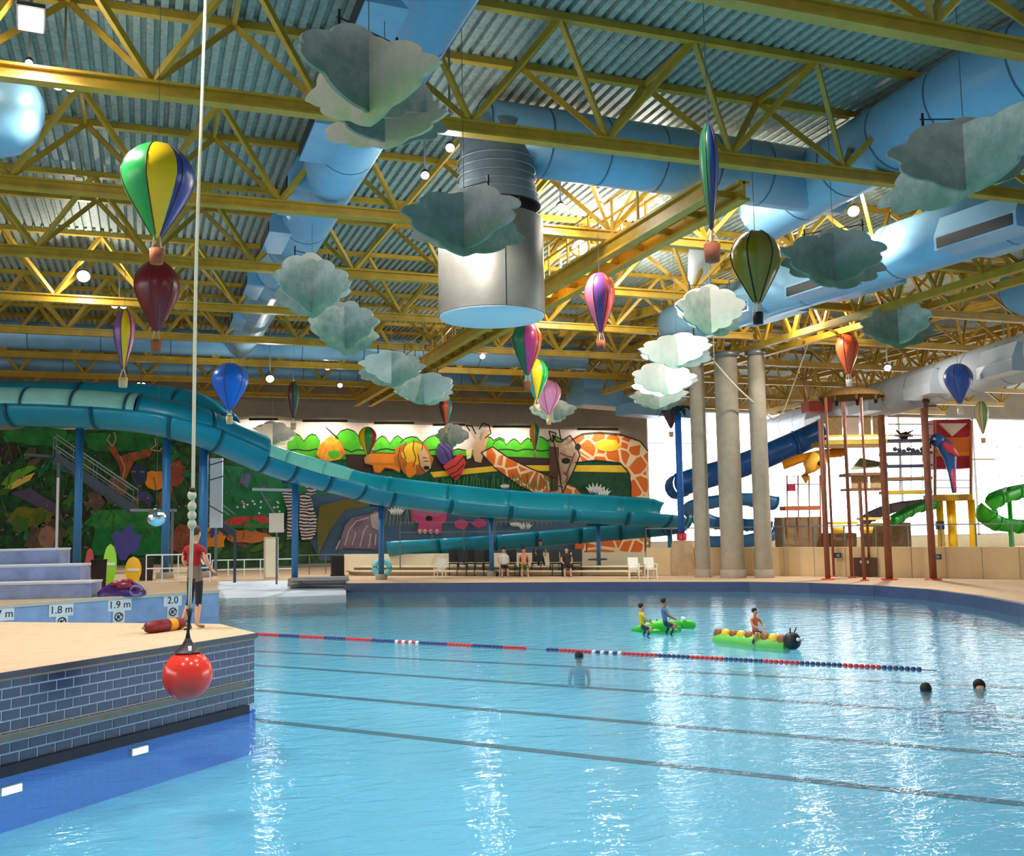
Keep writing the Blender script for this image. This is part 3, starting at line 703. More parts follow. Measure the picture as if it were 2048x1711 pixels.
balloon(1069, 846, 900, 20, 57, ['mustard', 'dgreen', 'dgreen', 'mustard'], 0, 'thin mustard balloon before the giraffe mural', 'cream', .5)
balloon(1340, 790, 856, 36, 48, ['dmar'], 0, 'maroon balloon hanging just left of the blue palm pole', 'cream', .7)

# ------------------------------------------------------------------ mural
mu = thing('mural', 'wide painted jungle animal mural on the back wall', 'mural', PY(650, 1110, YW))
LAY = [0]
def wp(px, py, k): return PY(px, py, YW - .012 - .006 * k)
def paint(name, pts, m, k=None, smooth=0):
    if k is None: LAY[0] += 1; k = LAY[0]
    P = [wp(x, y, k) for x, y in pts]
    return part(name, MB().poly(P, (0, .005, 0)), m, mu)
def blob(cx, cy, rx, ry, n=18, jag=0, rnd=random, rot=0):
    out = []
    for i in range(n):
        a = 2 * PI * i / n; j = 1 + jag * (rnd.random() - .5); x, y = rx * math.cos(a) * j, ry * math.sin(a) * j
        out.append((cx + x * math.cos(rot) - y * math.sin(rot), cy + x * math.sin(rot) + y * math.cos(rot)))
    return out
def pm(name, c, c2=None, scale=1.5): return mat('paint_' + name, c, .75, 0, .12 if not c2 else 0, scale, c2)
def giraffe_mat():
    m = bpy.data.materials.new('paint_giraffe'); m.use_nodes = True; nt = m.node_tree; b = nt.nodes['Principled BSDF']; b.inputs['Roughness'].default_value = .75
    tc = nt.nodes.new('ShaderNodeTexCoord'); v = nt.nodes.new('ShaderNodeTexVoronoi'); v.feature = 'DISTANCE_TO_EDGE'; v.inputs['Scale'].default_value = 1.1
    r = nt.nodes.new('ShaderNodeValToRGB'); e = r.color_ramp.elements; e[0].position = .06; e[0].color = lin((255, 226, 180)); e[1].position = .09; e[1].color = lin((232, 112, 24))
    nt.links.new(tc.outputs['Object'], v.inputs['Vector']); nt.links.new(v.outputs['Distance'], r.inputs[0]); nt.links.new(r.outputs[0], b.inputs['Base Color']); return m
def zebra_mat():
    m = bpy.data.materials.new('paint_zebra'); m.use_nodes = True; nt = m.node_tree; b = nt.nodes['Principled BSDF']; b.inputs['Roughness'].default_value = .75
    tc = nt.nodes.new('ShaderNodeTexCoord'); v = nt.nodes.new('ShaderNodeTexWave'); v.inputs['Scale'].default_value = 1.6; v.inputs['Distortion'].default_value = 5; v.bands_direction = 'Z'
    r = nt.nodes.new('ShaderNodeValToRGB'); e = r.color_ramp.elements; e[0].position = .4; e[0].color = lin((40, 36, 44)); e[1].position = .5; e[1].color = lin((214, 204, 206))
    nt.links.new(tc.outputs['Object'], v.inputs['Vector']); nt.links.new(v.outputs[0], r.inputs[0]); nt.links.new(r.outputs[0], b.inputs['Base Color']); return m
gir, zeb = giraffe_mat(), zebra_mat()
skyc = pm('cream', (236, 220, 206)); grn = pm('grass', (96, 206, 28), (60, 180, 30)); jung = pm('jungle', (6, 30, 20), (52, 104, 46), 1.6); jung2 = pm('leaf', (16, 110, 50), (60, 150, 60), 1.4)
brn = pm('bark', (56, 40, 30)); pond = pm('pond', (52, 92, 122), (80, 110, 140), .8); tealg = pm('teal_leaf', (10, 96, 80), (30, 140, 90), 1); orng = pm('orange', (240, 140, 24)); ylw = pm('gold', (246, 200, 40)); blk = pm('outline', (24, 22, 22)); wht = pm('lily', (232, 238, 240)); pnk = pm('pink', (206, 70, 120)); gry = pm('elephant', (150, 130, 146), (110, 92, 110), 1); rd = pm('red', (210, 60, 50)); prp = pm('violet', (70, 60, 120)); tn = pm('tan', (214, 176, 130)); rck = pm('rock', (120, 92, 70), (80, 66, 58), 1.4); brick_o = pm('rust', (170, 84, 50), (120, 60, 40), 2)
rm = random.Random(3)
fern = pm('fern', (70, 110, 30)); dkg = pm('dark_leaf', (8, 60, 34), (14, 90, 50), 2)
paint('sky', [(-200, 868), (300, 850), (495, 838), (1240, 862), (1240, 930), (480, 930), (-200, 960)], skyc)
paint('jungle', [(-250, 862), (430, 856), (500, 900), (560, 960), (700, 990), (720, 1125), (-250, 1165)], jung)
paint('pond', [(560, 960), (1296, 1000), (1296, 1112), (640, 1120)], pond)
paint('meadow', [(540, 905), (1296, 915), (1296, 1010), (540, 985)], tealg)
def scallop(x0, x1, y, amp, n, base):
    pts = [(x0, base)]
    for i in range(n * 4 + 1):
        t = i / (n * 4); pts.append((x0 + (x1 - x0) * t, y - amp * abs(math.sin(t * n * PI)) - rm.random() * 3))
    return pts + [(x1, base)]
for x0, x1, y, am, n, base in ((575, 640, 885, 16, 2, 908), (668, 722, 880, 20, 1, 912), (748, 812, 890, 16, 2, 912), (800, 890, 888, 14, 2, 914), (965, 1010, 884, 8, 2, 906), (985, 1070, 892, 12, 3, 912), (1060, 1130, 886, 10, 2, 914), (560, 1130, 905, 4, 12, 918)):
    sc = scallop(x0, x1, y, am, n, base)
    paint('bush_outline', [(x + (2 if i == 0 else 0), yy - 2.4) for i, (x, yy) in enumerate(sc)], blk)
    paint('bush', sc, grn)
paint('fallen_trunk', [(690, 908), (800, 908), (1000, 912), (1110, 916), (1110, 932), (960, 936), (700, 944)], brn)
paint('reed_bank', [(860, 944), (1000, 930), (1296, 930), (1296, 945), (1040, 950), (870, 958)], ylw)
paint('reed_bed', [(860, 955), (1010, 940), (1296, 945), (1296, 1000), (860, 975)], pm('reeds', (20, 90, 50), (10, 60, 40), 2))
for i in range(26):
    x = 950 + rm.random() * 340; paint('reed', [(x, 992), (x + 2.5, 992), (x + rm.uniform(-12, 14), 945 + rm.random() * 15)], pm('reed_green', (110, 180, 70)), 20)
# giraffes
paint('giraffe', [(962, 905), (985, 893), (1012, 912), (1060, 936), (1110, 956), (1150, 975), (1165, 990), (1110, 1000), (1040, 972), (990, 936)], gir)
paint('giraffe_head', [(940, 862), (950, 880), (945, 905), (950, 922), (962, 925), (968, 905), (975, 880), (980, 858), (966, 864), (962, 880), (955, 876)], tn)
paint('giraffe_arch', [(1140, 905), (1142, 880), (1165, 867), (1200, 864), (1240, 868), (1280, 882), (1297, 905), (1297, 1005), (1262, 1000), (1262, 970), (1258, 946), (1240, 925), (1190, 920), (1150, 925)], gir)
paint('giraffe_face', [(1105, 868), (1112, 882), (1122, 884), (1140, 870), (1150, 884), (1160, 910), (1150, 935), (1138, 960), (1125, 985), (1105, 985), (1108, 930), (1100, 884)], pm('face', (214, 192, 160), (170, 130, 100), 2))
paint('giraffe_mane', [(1098, 892), (1118, 894), (1116, 980), (1100, 984)], pm('mane', (98, 60, 48)))
paint('giraffe_eye', blob(1132, 921, 9, 6), blk); paint('giraffe_eye', blob(1156, 893, 6, 7), blk)
paint('giraffe_spot', blob(1215, 890, 26, 12, 14, .3, rm), ylw)
# lion
paint('lion_body', [(728, 915), (740, 905), (790, 906), (800, 930), (800, 945), (786, 938), (770, 935), (760, 946), (748, 944), (745, 930), (730, 926)], orng)
paint('lion_mane', blob(826, 916, 38, 33, 22, .25, rm), pm('lion_mane', (214, 130, 40), (160, 90, 30), 2))
paint('lion_hair', blob(828, 906, 24, 22, 18, .2, rm), ylw); paint('lion_face', [(845, 890), (858, 910), (862, 935), (850, 945), (838, 930), (836, 905)], tn)
paint('lion_nose', blob(853, 935, 6, 4), blk); paint('lion_chest', blob(822, 938, 12, 16, 14, .2, rm), orng)
paint('bird_body', blob(890, 905, 18, 24, 16, .15, rm), prp); paint('bird_breast', [(886, 932), (905, 918), (922, 905), (932, 925), (925, 945), (912, 962), (900, 950)], rd)
paint('bird_beak', [(932, 900), (945, 895), (942, 915), (934, 918)], pm('beak', (250, 230, 150)))
# fruit
paint('fruit', [(632, 908), (640, 888), (662, 870), (682, 884), (691, 905), (680, 918), (660, 922), (642, 918)], pm('fruit', (250, 196, 40), (240, 90, 40), 1.6)); paint('fruit_leaf', blob(668, 908, 12, 9, 12, .3, rm), grn); paint('stem', [(650, 854), (653, 854), (678, 876), (675, 878)], blk)
# lower pond animals
paint('zebra_body', [(600, 990), (616, 985), (624, 1000), (628, 1020), (634, 1035), (632, 1065), (622, 1080), (604, 1080), (598, 1050)], zeb)
paint('zebra_neck', [(562, 978), (590, 978), (594, 1010), (588, 1075), (574, 1078), (575, 1020)], zeb); paint('zebra_ear', [(610, 970), (628, 968), (634, 985), (618, 990)], zeb)
paint('mud_bank', [(634, 1050), (640, 1010), (690, 998), (740, 996), (745, 1010), (690, 1020), (660, 1060), (636, 1110)], pm('moss', (120, 104, 40), (90, 100, 40), 1.5))
paint('elephant', [(680, 1095), (690, 1050), (705, 1034), (740, 1028), (752, 1020), (762, 1030), (760, 1080), (752, 1098)], gry); paint('elephant_ear', [(740, 1030), (756, 1024), (758, 1060), (744, 1054)], pm('ear', (190, 176, 180))); paint('elephant_trunk', [(686, 1060), (676, 1098), (684, 1100), (696, 1066)], gry)
paint('hippo', [(824, 1020), (836, 1008), (858, 1006), (880, 1008), (894, 1022), (892, 1040), (884, 1048), (884, 1066), (834, 1064), (838, 1046), (826, 1040)], pnk)
paint('hippo_snout', blob(858, 1022, 30, 13), pm('rose', (190, 100, 150))); paint('hippo_mouth', blob(858, 1036, 7, 5), blk)
for x in (840, 850, 862, 874): paint('hippo_tooth', blob(x, 1062, 4, 5, 8), pm('tooth', (240, 190, 190)))
paint('pond_flower', blob(922, 1048, 14, 9, 12, .3, rm), pnk); paint('pond_flower', blob(958, 1046, 15, 9, 12, .3, rm), pnk)
for cx_, cy_, s in ((793, 1022, 1), (1050, 1052, .9), (1030, 1048, .7), (1190, 978, 1.1), (1205, 985, 1), (1092, 1040, .6), (1010, 972, .6)):
    for j in range(6):
        a = R(-150 + j * 24); x, y = cx_ + math.cos(a) * 20 * s, cy_ + math.sin(a) * 17 * s + 4
        paint('lily_petal', [(cx_ + (j - 2.5) * 3 * s, cy_ + 8 * s), (cx_ + (j - 2.5) * 5 * s - 3 * s, cy_ - 2), (x, y), (cx_ + (j - 2.5) * 5 * s + 3 * s, cy_ - 2)], wht, 60 + j)
paint('leaf', blob(1195, 995, 8, 12), tealg); paint('orange_flank', [(1150, 1080), (1297, 1070), (1297, 1105), (1150, 1105)], gir)
# left jungle
for i in range(150):
    x, y = rm.uniform(-160, 560), rm.uniform(868, 1100); L = rm.uniform(10, 26); a_ = rm.uniform(0, 6.3); w_ = L * .3
    c_, s_ = math.cos(a_), math.sin(a_)
    pts = [(x + u * L * c_ - v * w_ * s_, y + u * L * s_ + v * w_ * c_) for u, v in ((-1, 0), (-.5, .8), (.2, 1), (.7, .6), (1, 0), (.7, -.6), (.2, -1), (-.5, -.8))]
    paint('painted_leaf', pts, rm.choice((jung2, dkg, dkg, tealg, rck, jung, brn, fern)), 12 + i % 8)
paint('canopy_leaf', blob(250, 880, 90, 22, 20, .4, rm), pm('canopy', (40, 140, 50), (20, 90, 40), 1.5), 24); paint('canopy_leaf', blob(80, 870, 70, 20, 20, .4, rm), pm('canopy', (40, 140, 50)), 24)
paint('banana_leaf', [(2, 968), (20, 945), (60, 930), (76, 934), (50, 950), (20, 974)], pm('banana', (110, 170, 40)), 25); paint('banana_leaf', [(8, 976), (40, 956), (70, 944), (60, 960), (24, 978)], pm('banana2', (240, 200, 90)), 26)
paint('stag_body', [(214, 892), (228, 890), (240, 912), (262, 905), (290, 898), (306, 900), (300, 912), (268, 922), (262, 935), (250, 960), (244, 955), (236, 925)], pm('stag', (186, 96, 50), (140, 70, 40), 2), 26)
paint('leopard', blob(312, 960, 22, 20, 16, .3, rm), orng, 26); paint('leopard_face', blob(352, 945, 20, 26, 16, .3, rm), brick_o, 26)
paint('night_bloom', blob(278, 950, 16, 24, 14, .4, rm), pm('bloom', (40, 60, 80)), 27)
paint('purple_path', [(20, 985), (60, 975), (118, 1010), (130, 1045), (90, 1020)], pm('path', (90, 76, 100)), 25)
paint('rock', blob(90, 1072, 40, 34, 16, .4, rm), rck, 26); paint('rock_face', blob(92, 1072, 20, 26, 14, .4, rm), pm('rface', (170, 120, 90)), 27)
paint('leaf_mass', blob(60, 1035, 50, 22, 18, .5, rm), pm('ochre', (130, 126, 20), (80, 90, 20), 2), 27)
paint('lawn', [(180, 1020), (330, 1016), (345, 1060), (190, 1062)], jung2, 25); paint('hedge', [(190, 1056), (320, 1056), (330, 1110), (180, 1110)], pm('hedge', (20, 130, 60), (10, 100, 40), 2), 27)
paint('violet_bloom', blob(252, 1085, 26, 30, 16, .6, rm), pm('vbloom', (92, 88, 170)), 28); paint('red_bloom', blob(380, 1085, 44, 34, 16, .6, rm), brick_o, 28)
paint('fire_flower', blob(430, 1075, 26, 20, 14, .6, rm), orng, 28); paint('fire_flower', blob(495, 1072, 44, 14, 14, .6, rm), pm('flame', (200, 110, 50)), 28)
paint('green_slope', [(445, 930), (560, 940), (575, 1010), (560, 1056), (440, 1056)], pm('slope', (20, 110, 70), (30, 130, 80), 2), 24)
paint('red_flowers', [(450, 1040), (470, 1033), (530, 1030), (545, 1040), (520, 1050), (455, 1050)], pm('rflower', (220, 80, 70), (180, 50, 50), 4), 27)
for i in range(16): paint('white_bloom', blob(470 + rm.random() * 90, 1000 + rm.random() * 28, 2.5, 2, 8), wht, 28)
paint('blue_panel', [(485, 945), (505, 945), (495, 975), (475, 970)], pm('bpanel', (90, 110, 150)), 26)

def strokes(name, lines, w, m, k):
    mb = MB(); o_ = Vector((0, .005, 0))
    for ln in lines:
        for (x0, y0), (x1, y1) in zip(ln[:-1], ln[1:]):
            L_ = math.hypot(x1 - x0, y1 - y0) or 1; nx, ny = -(y1 - y0) / L_ * w / 2, (x1 - x0) / L_ * w / 2
            mb.poly([wp(x0 + nx, y0 + ny, k), wp(x1 + nx, y1 + ny, k), wp(x1 - nx, y1 - ny, k), wp(x0 - nx, y0 - ny, k)], o_)
    return part(name, mb, m, mu, None, 'stuff')
LAY[0] += 1; TOPK = 70
cl = lambda p: p + p[:1]
strokes('giraffe_outline', [[(962, 905), (985, 893), (1012, 912), (1060, 936), (1110, 956)], [(962, 905), (990, 936), (1040, 972), (1080, 990)], [(1142, 880), (1165, 867), (1200, 864), (1240, 868), (1280, 882), (1297, 903)], [(1150, 925), (1190, 920), (1240, 925), (1258, 946), (1262, 970), (1262, 1000)],
    cl([(1105, 868), (1112, 882), (1122, 884), (1140, 870), (1150, 884), (1160, 910), (1150, 935), (1138, 960), (1125, 985)]), [(1098, 862), (1104, 884), (1112, 866), (1098, 862)], [(1122, 880), (1118, 858)], [(958, 858), (966, 846), (978, 850), (982, 866), (970, 876)], [(940, 862), (932, 850), (944, 852), (952, 868)]], 2.4, blk, TOPK)
strokes('face_lines', [[(1112, 900), (1118, 930), (1122, 960)], [(1128, 945), (1136, 952), (1132, 966)], [(1150, 905), (1140, 930), (1132, 950)], [(1112, 970), (1126, 974)], [(1120, 905), (1134, 912), (1146, 914)]], 3, pm('umber', (120, 78, 54)), TOPK)
strokes('lion_lines', [[(728, 915), (740, 905), (790, 906)], [(745, 930), (748, 944), (760, 946), (770, 935), (786, 938), (800, 945)], [(812, 884), (806, 900), (812, 918)], [(828, 880), (826, 898), (832, 916), (826, 934)], [(846, 884), (844, 900)], [(800, 895), (796, 915), (802, 938)], [(836, 908), (840, 932), (852, 946)], [(846, 914), (854, 916)], [(848, 922), (858, 922)]], 2.2, pm('sienna', (130, 70, 24)), TOPK)
strokes('bird_lines', [[(876, 888), (890, 900), (898, 920)], [(884, 884), (902, 900), (906, 918)], [(892, 940), (912, 930), (926, 914)], [(898, 950), (914, 942), (928, 928)], [(905, 956), (920, 948)]], 2, blk, TOPK)
strokes('grass_lines', [[(x, 978 - (x - 640) * .0), (x + rm.uniform(-6, 6), 946 + rm.random() * 14)] for x in range(870, 1110, 7)], 2, pm('blade', (50, 130, 60)), 45)
strokes('reed_lines', [[(x, 1050), (x + rm.uniform(-8, 8), 1000 + rm.random() * 20)] for x in list(range(770, 830, 8)) + list(range(985, 1110, 9))], 1.6, pm('reed_brown', (150, 140, 90)), 58)
strokes('elephant_lines', [[(690, 1090), (698, 1060), (712, 1042), (738, 1034)], [(704, 1090), (712, 1064)], [(720, 1092), (728, 1060), (736, 1050)], [(738, 1094), (742, 1066)], [(680, 1080), (672, 1098)], [(750, 1090), (752, 1068)]], 2, pm('ash', (206, 190, 200)), TOPK)
strokes('stag_antler', [[(226, 892), (214, 880), (220, 868)], [(226, 892), (232, 876), (228, 864)], [(300, 898), (312, 890), (310, 876)], [(300, 898), (318, 902), (328, 892)], [(240, 912), (250, 935), (246, 955)]], 2.4, pm('antler', (190, 150, 110)), TOPK)
strokes('jungle_stems', [[(x, y), (x + rm.uniform(-20, 20), y - rm.uniform(14, 40))] for x, y in [(rm.uniform(-120, 550), rm.uniform(900, 1095)) for _ in range(150)]], 1.8, pm('stem_green', (60, 130, 50), (30, 80, 30), 3), 30)
strokes('jungle_flecks', [[(x, y), (x + rm.uniform(-9, 9), y + rm.uniform(-4, 4))] for x, y in [(rm.uniform(-120, 550), rm.uniform(890, 1095)) for _ in range(130)]], 3.2, pm('petal_mix', (170, 90, 60), (120, 100, 170), 2.5), 31)  # short rust and violet paint flecks among the mural leaves
for i, (x, y, c_) in enumerate(((204, 978, prp), (222, 990, rck), (190, 1000, rck), (160, 960, brn), (290, 995, prp), (330, 992, brick_o), (150, 1070, fern), (40, 1050, fern), (430, 1050, prp), (505, 1050, jung2), (240, 968, brick_o), (20, 900, brn), (62, 905, rck), (120, 930, tealg))):
    paint('bush_clump', blob(x, y, 14 + i % 3 * 4, 10 + i % 4 * 3, 14, .7, rm, i), c_, 29)
# lamp bars washing the wall with light
for i, (x0, x1) in enumerate(((498, 556), (605, 695), (748, 828), (866, 930), (985, 1065), (1155, 1236))):
    y = 838 + (x0 - 498) * .03; p, q = PY(x0, y, YW - 1.0), PY(x1, y, YW - 1.0)
    t = thing('wall_washer', 'dark lamp bar over the mural, %s' % ['by the slide bend', 'above the painted fruit', 'above the painted lion', 'above the painted bird', 'above the small giraffe', 'above the tall giraffe'][i], 'lamp', (p + q) / 2, 'lamp bars washing the mural')
    part('bar', MB().bar(p, q, .14, .14), black, t)
    part('bracket', MB().bar((p + q) / 2, (p + q) / 2 + Vector((0, 1.0, .1)), .06), black, t)
    l = lamp('washer_lamp', 'AREA', (p + q) / 2 - Vector((0, 0, .1)), 60, (1, .88, .76), (q - p).length, (R(25), 0, 0), .12)

# ------------------------------------------------------------------ people
def body_mesh(name, J, E, mats, cls, sub=1):
    """one continuous skinned body: J joint -> (pos, radius), E edges; cls(face centre) -> material index"""
    keys = list(J); me = bpy.data.meshes.new(name)
    me.from_pydata([tuple(J[k][0]) for k in keys], [(keys.index(a), keys.index(b)) for a, b in E], [])
    o = bpy.data.objects.new(name, me); COL.objects.link(o)
    m = o.modifiers.new('skin', 'SKIN'); m.use_smooth_shade = True
    for i, k in enumerate(keys):
        r = J[k][1]; me.skin_vertices[0].data[i].radius = r if isinstance(r, tuple) else (r, r)
        me.skin_vertices[0].data[i].use_root = (i == 0)
    s = o.modifiers.new('sub', 'SUBSURF'); s.levels = sub; s.render_levels = sub
    ev = o.evaluated_get(bpy.context.evaluated_depsgraph_get())
    out = bpy.data.meshes.new_from_object(ev); out.name = name
    bpy.data.objects.remove(o)
    for mt in mats: out.materials.append(mt)
    for p in out.polygons: p.material_index = cls(p.center); p.use_smooth = True
    return out
def person(label, base, faceang, pose='stand', h=1.65, shirt=(150, 20, 30), pants=(24, 26, 40), sk=None, hair=hairm, group=None, detail=False, bare=False):
    """figure with feet (or seat) at base, turned so that it faces faceang (world angle of its front)"""
    t = thing('person', label, 'person', base, group)
    t.rotation_euler = (0, 0, faceang - PI / 2)      # local +Y is the front, +X is its right... mirrored is fine
    k = h / 1.7; sk = sk or skin
    J = {}; E = []
    def j(n, p, r, par=None):
        J[n] = (Vector(p) * k, tuple(x * k for x in r) if isinstance(r, tuple) else r * k)
        if par: E.append((par, n))
    if pose == 'stand':
        j('pelvis', (0, 0, .92), (.145, .105)); hip = .92
        legs = [(-1, (-.17, .08, .48), (-.24, -.04, .08), (-.26, .10, .03)), (1, (.12, -.02, .48), (.16, -.10, .08), (.18, .06, .03))]
    elif pose == 'sit':
        j('pelvis', (0, 0, .52), (.15, .115)); hip = .52
        legs = [(s, (s * .13, .42, .50), (s * .14, .44, .08), (s * .15, .58, .03)) for s in (-1, 1)]
    elif pose == 'ride':
        j('pelvis', (0, 0, .14), (.14, .105)); hip = .14
        legs = [(s, (s * .26, .30, .12), (s * .30, .10, -.22), (s * .31, .22, -.26)) for s in (-1, 1)]
    else:                                            # swim: upright in the water, only the head above it
        j('pelvis', (0, 0, -.72), (.14, .10)); hip = -.72
        legs = [(s, (s * .12, .10, -1.10), (s * .12, -.1, -1.45), (s * .13, -.02, -1.52)) for s in (-1, 1)]
    j('waist', (0, -.01, hip + .16), (.125, .09), 'pelvis'); j('chest', (0, -.02, hip + .38), (.165, .11), 'waist')
    j('neck', (0, 0, hip + .55), .052, 'chest'); j('skull_base', (0, .015, hip + .62), .07, 'neck'); j('skull', (0, .02, hip + .70), (.088, .10), 'skull_base'); j('crown', (0, .01, hip + .77), (.066, .075), 'skull')
    for s, kn, an, to in legs:
        n = 'l' if s < 0 else 'r'
        j('hip' + n, (s * .09, .01 if pose == 'stand' else .06, hip - .06), .085, 'pelvis'); j('knee' + n, kn, .058, 'hip' + n)
        j('calf' + n, Vector(kn).lerp(Vector(an), .35), .054, 'knee' + n); j('ankle' + n, an, .036, 'calf' + n); j('toe' + n, to, .032, 'ankle' + n)
        j('shoulder' + n, (s * .185, -.01, hip + .46), .056, 'chest')
        if pose == 'stand': el, wr = (s * .27, .0, hip + .22), (s * .22, .16, hip + .08)
        elif pose == 'sit': el, wr = (s * .25, .03, hip + .22), (s * .17, .26, hip + .10)
        elif pose == 'ride': el, wr = (s * .26, .10, hip + .26), (s * .16, .32, hip + .14)
        else: el, wr = (s * .22, .02, hip + .20), (s * .20, .08, hip - .02)
        j('elbow' + n, el, .042, 'shoulder' + n); j('wrist' + n, wr, .030, 'elbow' + n)
        d = (Vector(wr) - Vector(el)).normalized(); c = Vector(wr) + d * .06
        j('palm' + n, c, (.036, .022), 'wrist' + n)
        if detail:
            sd = Vector((0, 0, 1)).cross(d).normalized()
            for q, (o_, L_) in enumerate(((-.030, .062), (-.010, .075), (.011, .070), (.030, .055))):
                j('f%s%d' % (n, q), c + sd * o_ + d * .045, .010, 'palm' + n); j('g%s%d' % (n, q), c + sd * o_ * 1.15 + d * (.045 + L_ * .7) - Vector((0, 0, .03)), .008, 'f%s%d' % (n, q))
            j('thumb' + n, c - sd * .05 * s + d * .01, .011, 'palm' + n); j('thumbtip' + n, c - sd * .065 * s + d * .045, .009, 'thumb' + n)
    neckz = (hip + .54) * k; kneez = legs[0][1][2] * k
    def cls(c):
        if c.z > neckz: return 0
        if pose == 'swim': return 1
        if pose == 'stand':
            if abs(c.x) > .225 * k and c.z > .6 * k and c.z < (hip + .36) * k: return 0
            if c.z > (hip + (.16 if detail else .03)) * k: return 0 if bare else 1
            if detail and c.z > (hip - .10) * k and c.z < (hip + .16) * k: return 4
            if c.z > .40 * k: return 2
            return 3 if c.z < .06 * k else 0
        if abs(c.x) > .205 * k and c.z > hip * k and c.z < (hip + .38) * k: return 0
        if c.y > .2 * k and c.z > (hip + .06) * k: return 0
        if c.z > (hip + .06) * k: return 0 if bare else 1
        if pose == 'sit' and c.z < .40 * k: return 0
        if pose == 'ride' and c.y > .2 * k: return 0
        return 2
    def cm(c, nm): return mat('%s_%d_%d_%d' % ((nm,) + tuple(c)), c, .8)
    me = body_mesh('body', J, E, [sk, cm(shirt, 'shirt'), cm(pants, 'shorts'), mat('shoe', (120, 110, 70), .7), mat('grey_tan_shorts', (120, 100, 88), .8)], cls)
    b = link('body', me, t); WL[b] = Vector(base)
    hz = hip + .70
    hm = MB().ball(Vector((0, -.012, hz + .055)) * k, .104 * k, 14, 0, .93, 1.04, .98)
    hm.v = [v if not (v.y > .055 * k and v.z < (hz + .08) * k) else Vector((v.x * .9, .03 * k, max(v.z, (hz + .03) * k))) for v in hm.v]
    link('hair', hm.mesh('hair', hair), t)
    for s in (-1, 1):
        link('eye', MB().ball(Vector((s * .033, .108, hz)) * k, .012 * k, 8).mesh('eye', mat('eye', (30, 26, 26), .3)), t)
        link('ear', MB().ball(Vector((s * .092, .01, hz - .01)) * k, .024 * k, 8, 0, .5, .8, 1.2).mesh('ear', sk), t)
    link('nose', MB().ball(Vector((0, .118, hz - .03)) * k, .016 * k, 8, 0, .8, 1.1, 1.3).mesh('nose', sk), t)
    link('mouth', MB().ball(Vector((0, .100, hz - .065)) * k, .022 * k, 8, 0, 1, .5, .35).mesh('mouth', mat('lip', (160, 80, 76), .6)), t)
    return t
def facing(p, tx, ty): return math.atan2(ty - p.y, tx - p.x)

# lifeguard on the peninsula
gp = PZ(388, 1256, ZI)
g = person('lifeguard in red shirt and dark leggings standing behind the rope', gp, facing(gp, 8, 24), 'stand', 1.60, (150, 16, 26), (20, 24, 38), None, mat('brown_hair', (70, 40, 30), .7), detail=True)
wv = MB().bar((-.10, .10, 1.25), (.10, .09, 1.02), .05, .02); link('strap', wv.mesh('strap', mat('pale_strap', (210, 200, 170), .8)), g)
# rescue tube lying on the deck
p = PZ(330, 1262, ZI)
rt = thing('rescue_tube', 'dark red rescue tube with yellow band lying at the guard\'s feet', 'rescue tube', p)
u = dI * .42; q = p + Vector((0, 0, .095))
part('foam', MB().tube([q - u * 1.0, q - u * .9, q - u * .7, q, q + u * .7, q + u * .9, q + u], [.03, .075, .095, .095, .095, .075, .03], 14), mat('dark_red_foam', (122, 12, 22), .5), rt)
part('band', MB().tube([q + u * .12, q + u * .48], .098, 14), mat('rescue_yellow', (240, 170, 30), .5), rt)
part('strap', MB().tube(spline([q + u * 1.0, q + u * 1.15 + Vector((0, 0, .02)), q + u * .95 + nI * .16 - Vector((0, 0, .07)), q + u * .5 + nI * .2 - Vector((0, 0, .08))], 5), .014, 6), mat('dark_strap', (60, 14, 20), .8), rt)
part('clip', MB().bar(q - u * 1.0, q - u * 1.12, .03), steel, rt)

# swing ball on its rope
bd_ = 12.6
bc = PD(375, 1349, bd_); br = 49 * bd_ / F
sb = thing('swing_ball', 'glossy red ball hanging on a long cream rope', 'ball', bc - Vector((0, 0, br)))
part('ball', MB().ball(bc, br, 32, 0, 1, 1, 1), redp, sb)
part('cap', MB().lathe([(.17, br * .93), (.13, br * 1.02), (.075, br * 1.22), (.05, br * 1.36), (.03, br * 1.5), (.001, br * 1.5)], bc, 18), mat('dark_cap', (38, 22, 40), .5), sb)
part('valve', MB().lathe([(.02, 0), (.022, .09), (.001, .09)], bc + Vector((.02, -.12, br * .9)), 10), white, sb)
top = PD(412, -20, 13.2); top = top + (top - PD(394, 500, 12.9)).normalized() * 1.2
k1, k2, k3 = bc + Vector((0, 0, br * 1.45)), PD(379, 1225, bd_), PD(384, 1065, bd_)
part('shackle', MB().tube([k1, k1 + Vector((0, 0, .08)), k2 + Vector((0, 0, -.06)), k2 + Vector((0, 0, .05))], [.035, .02, .02, .045], 10), black, sb)
rpts = [k2, k3, PD(386, 985, bd_), PD(391, 600, 12.8), PD(396, 415, 12.9), PD(403, 230, 13.0), top]
part('rope', MB().tube(spline(rpts, 4), .022, 8), rope_m, sb)
for py in (990, 1012, 1030, 1048): part('knot', MB().ball(PD(384, py, bd_), .055, 10, 0, 1, 1, 1.2), rope_m, sb)
part('collar', MB().tube([PD(385, 975, bd_), PD(385, 984, bd_)], .04, 10), black, sb)
# mirror ball
p = PD(313, 1034, 26)
m_ = thing('mirror_ball', 'silver mirror ball hanging in front of a blue slide post', 'ball', p)
part('sphere', MB().lathe([(max(.001, .235 * math.sin(PI * i / 12)), -.235 * math.cos(PI * i / 12)) for i in range(13)], p, 22, smooth=False), mat('mirror', (235, 235, 240), .08, 1), m_)
part('cord', MB().bar(p + Vector((0, 0, .22)), Vector((p.x, p.y, ZD + .02)), .008), steel, m_)

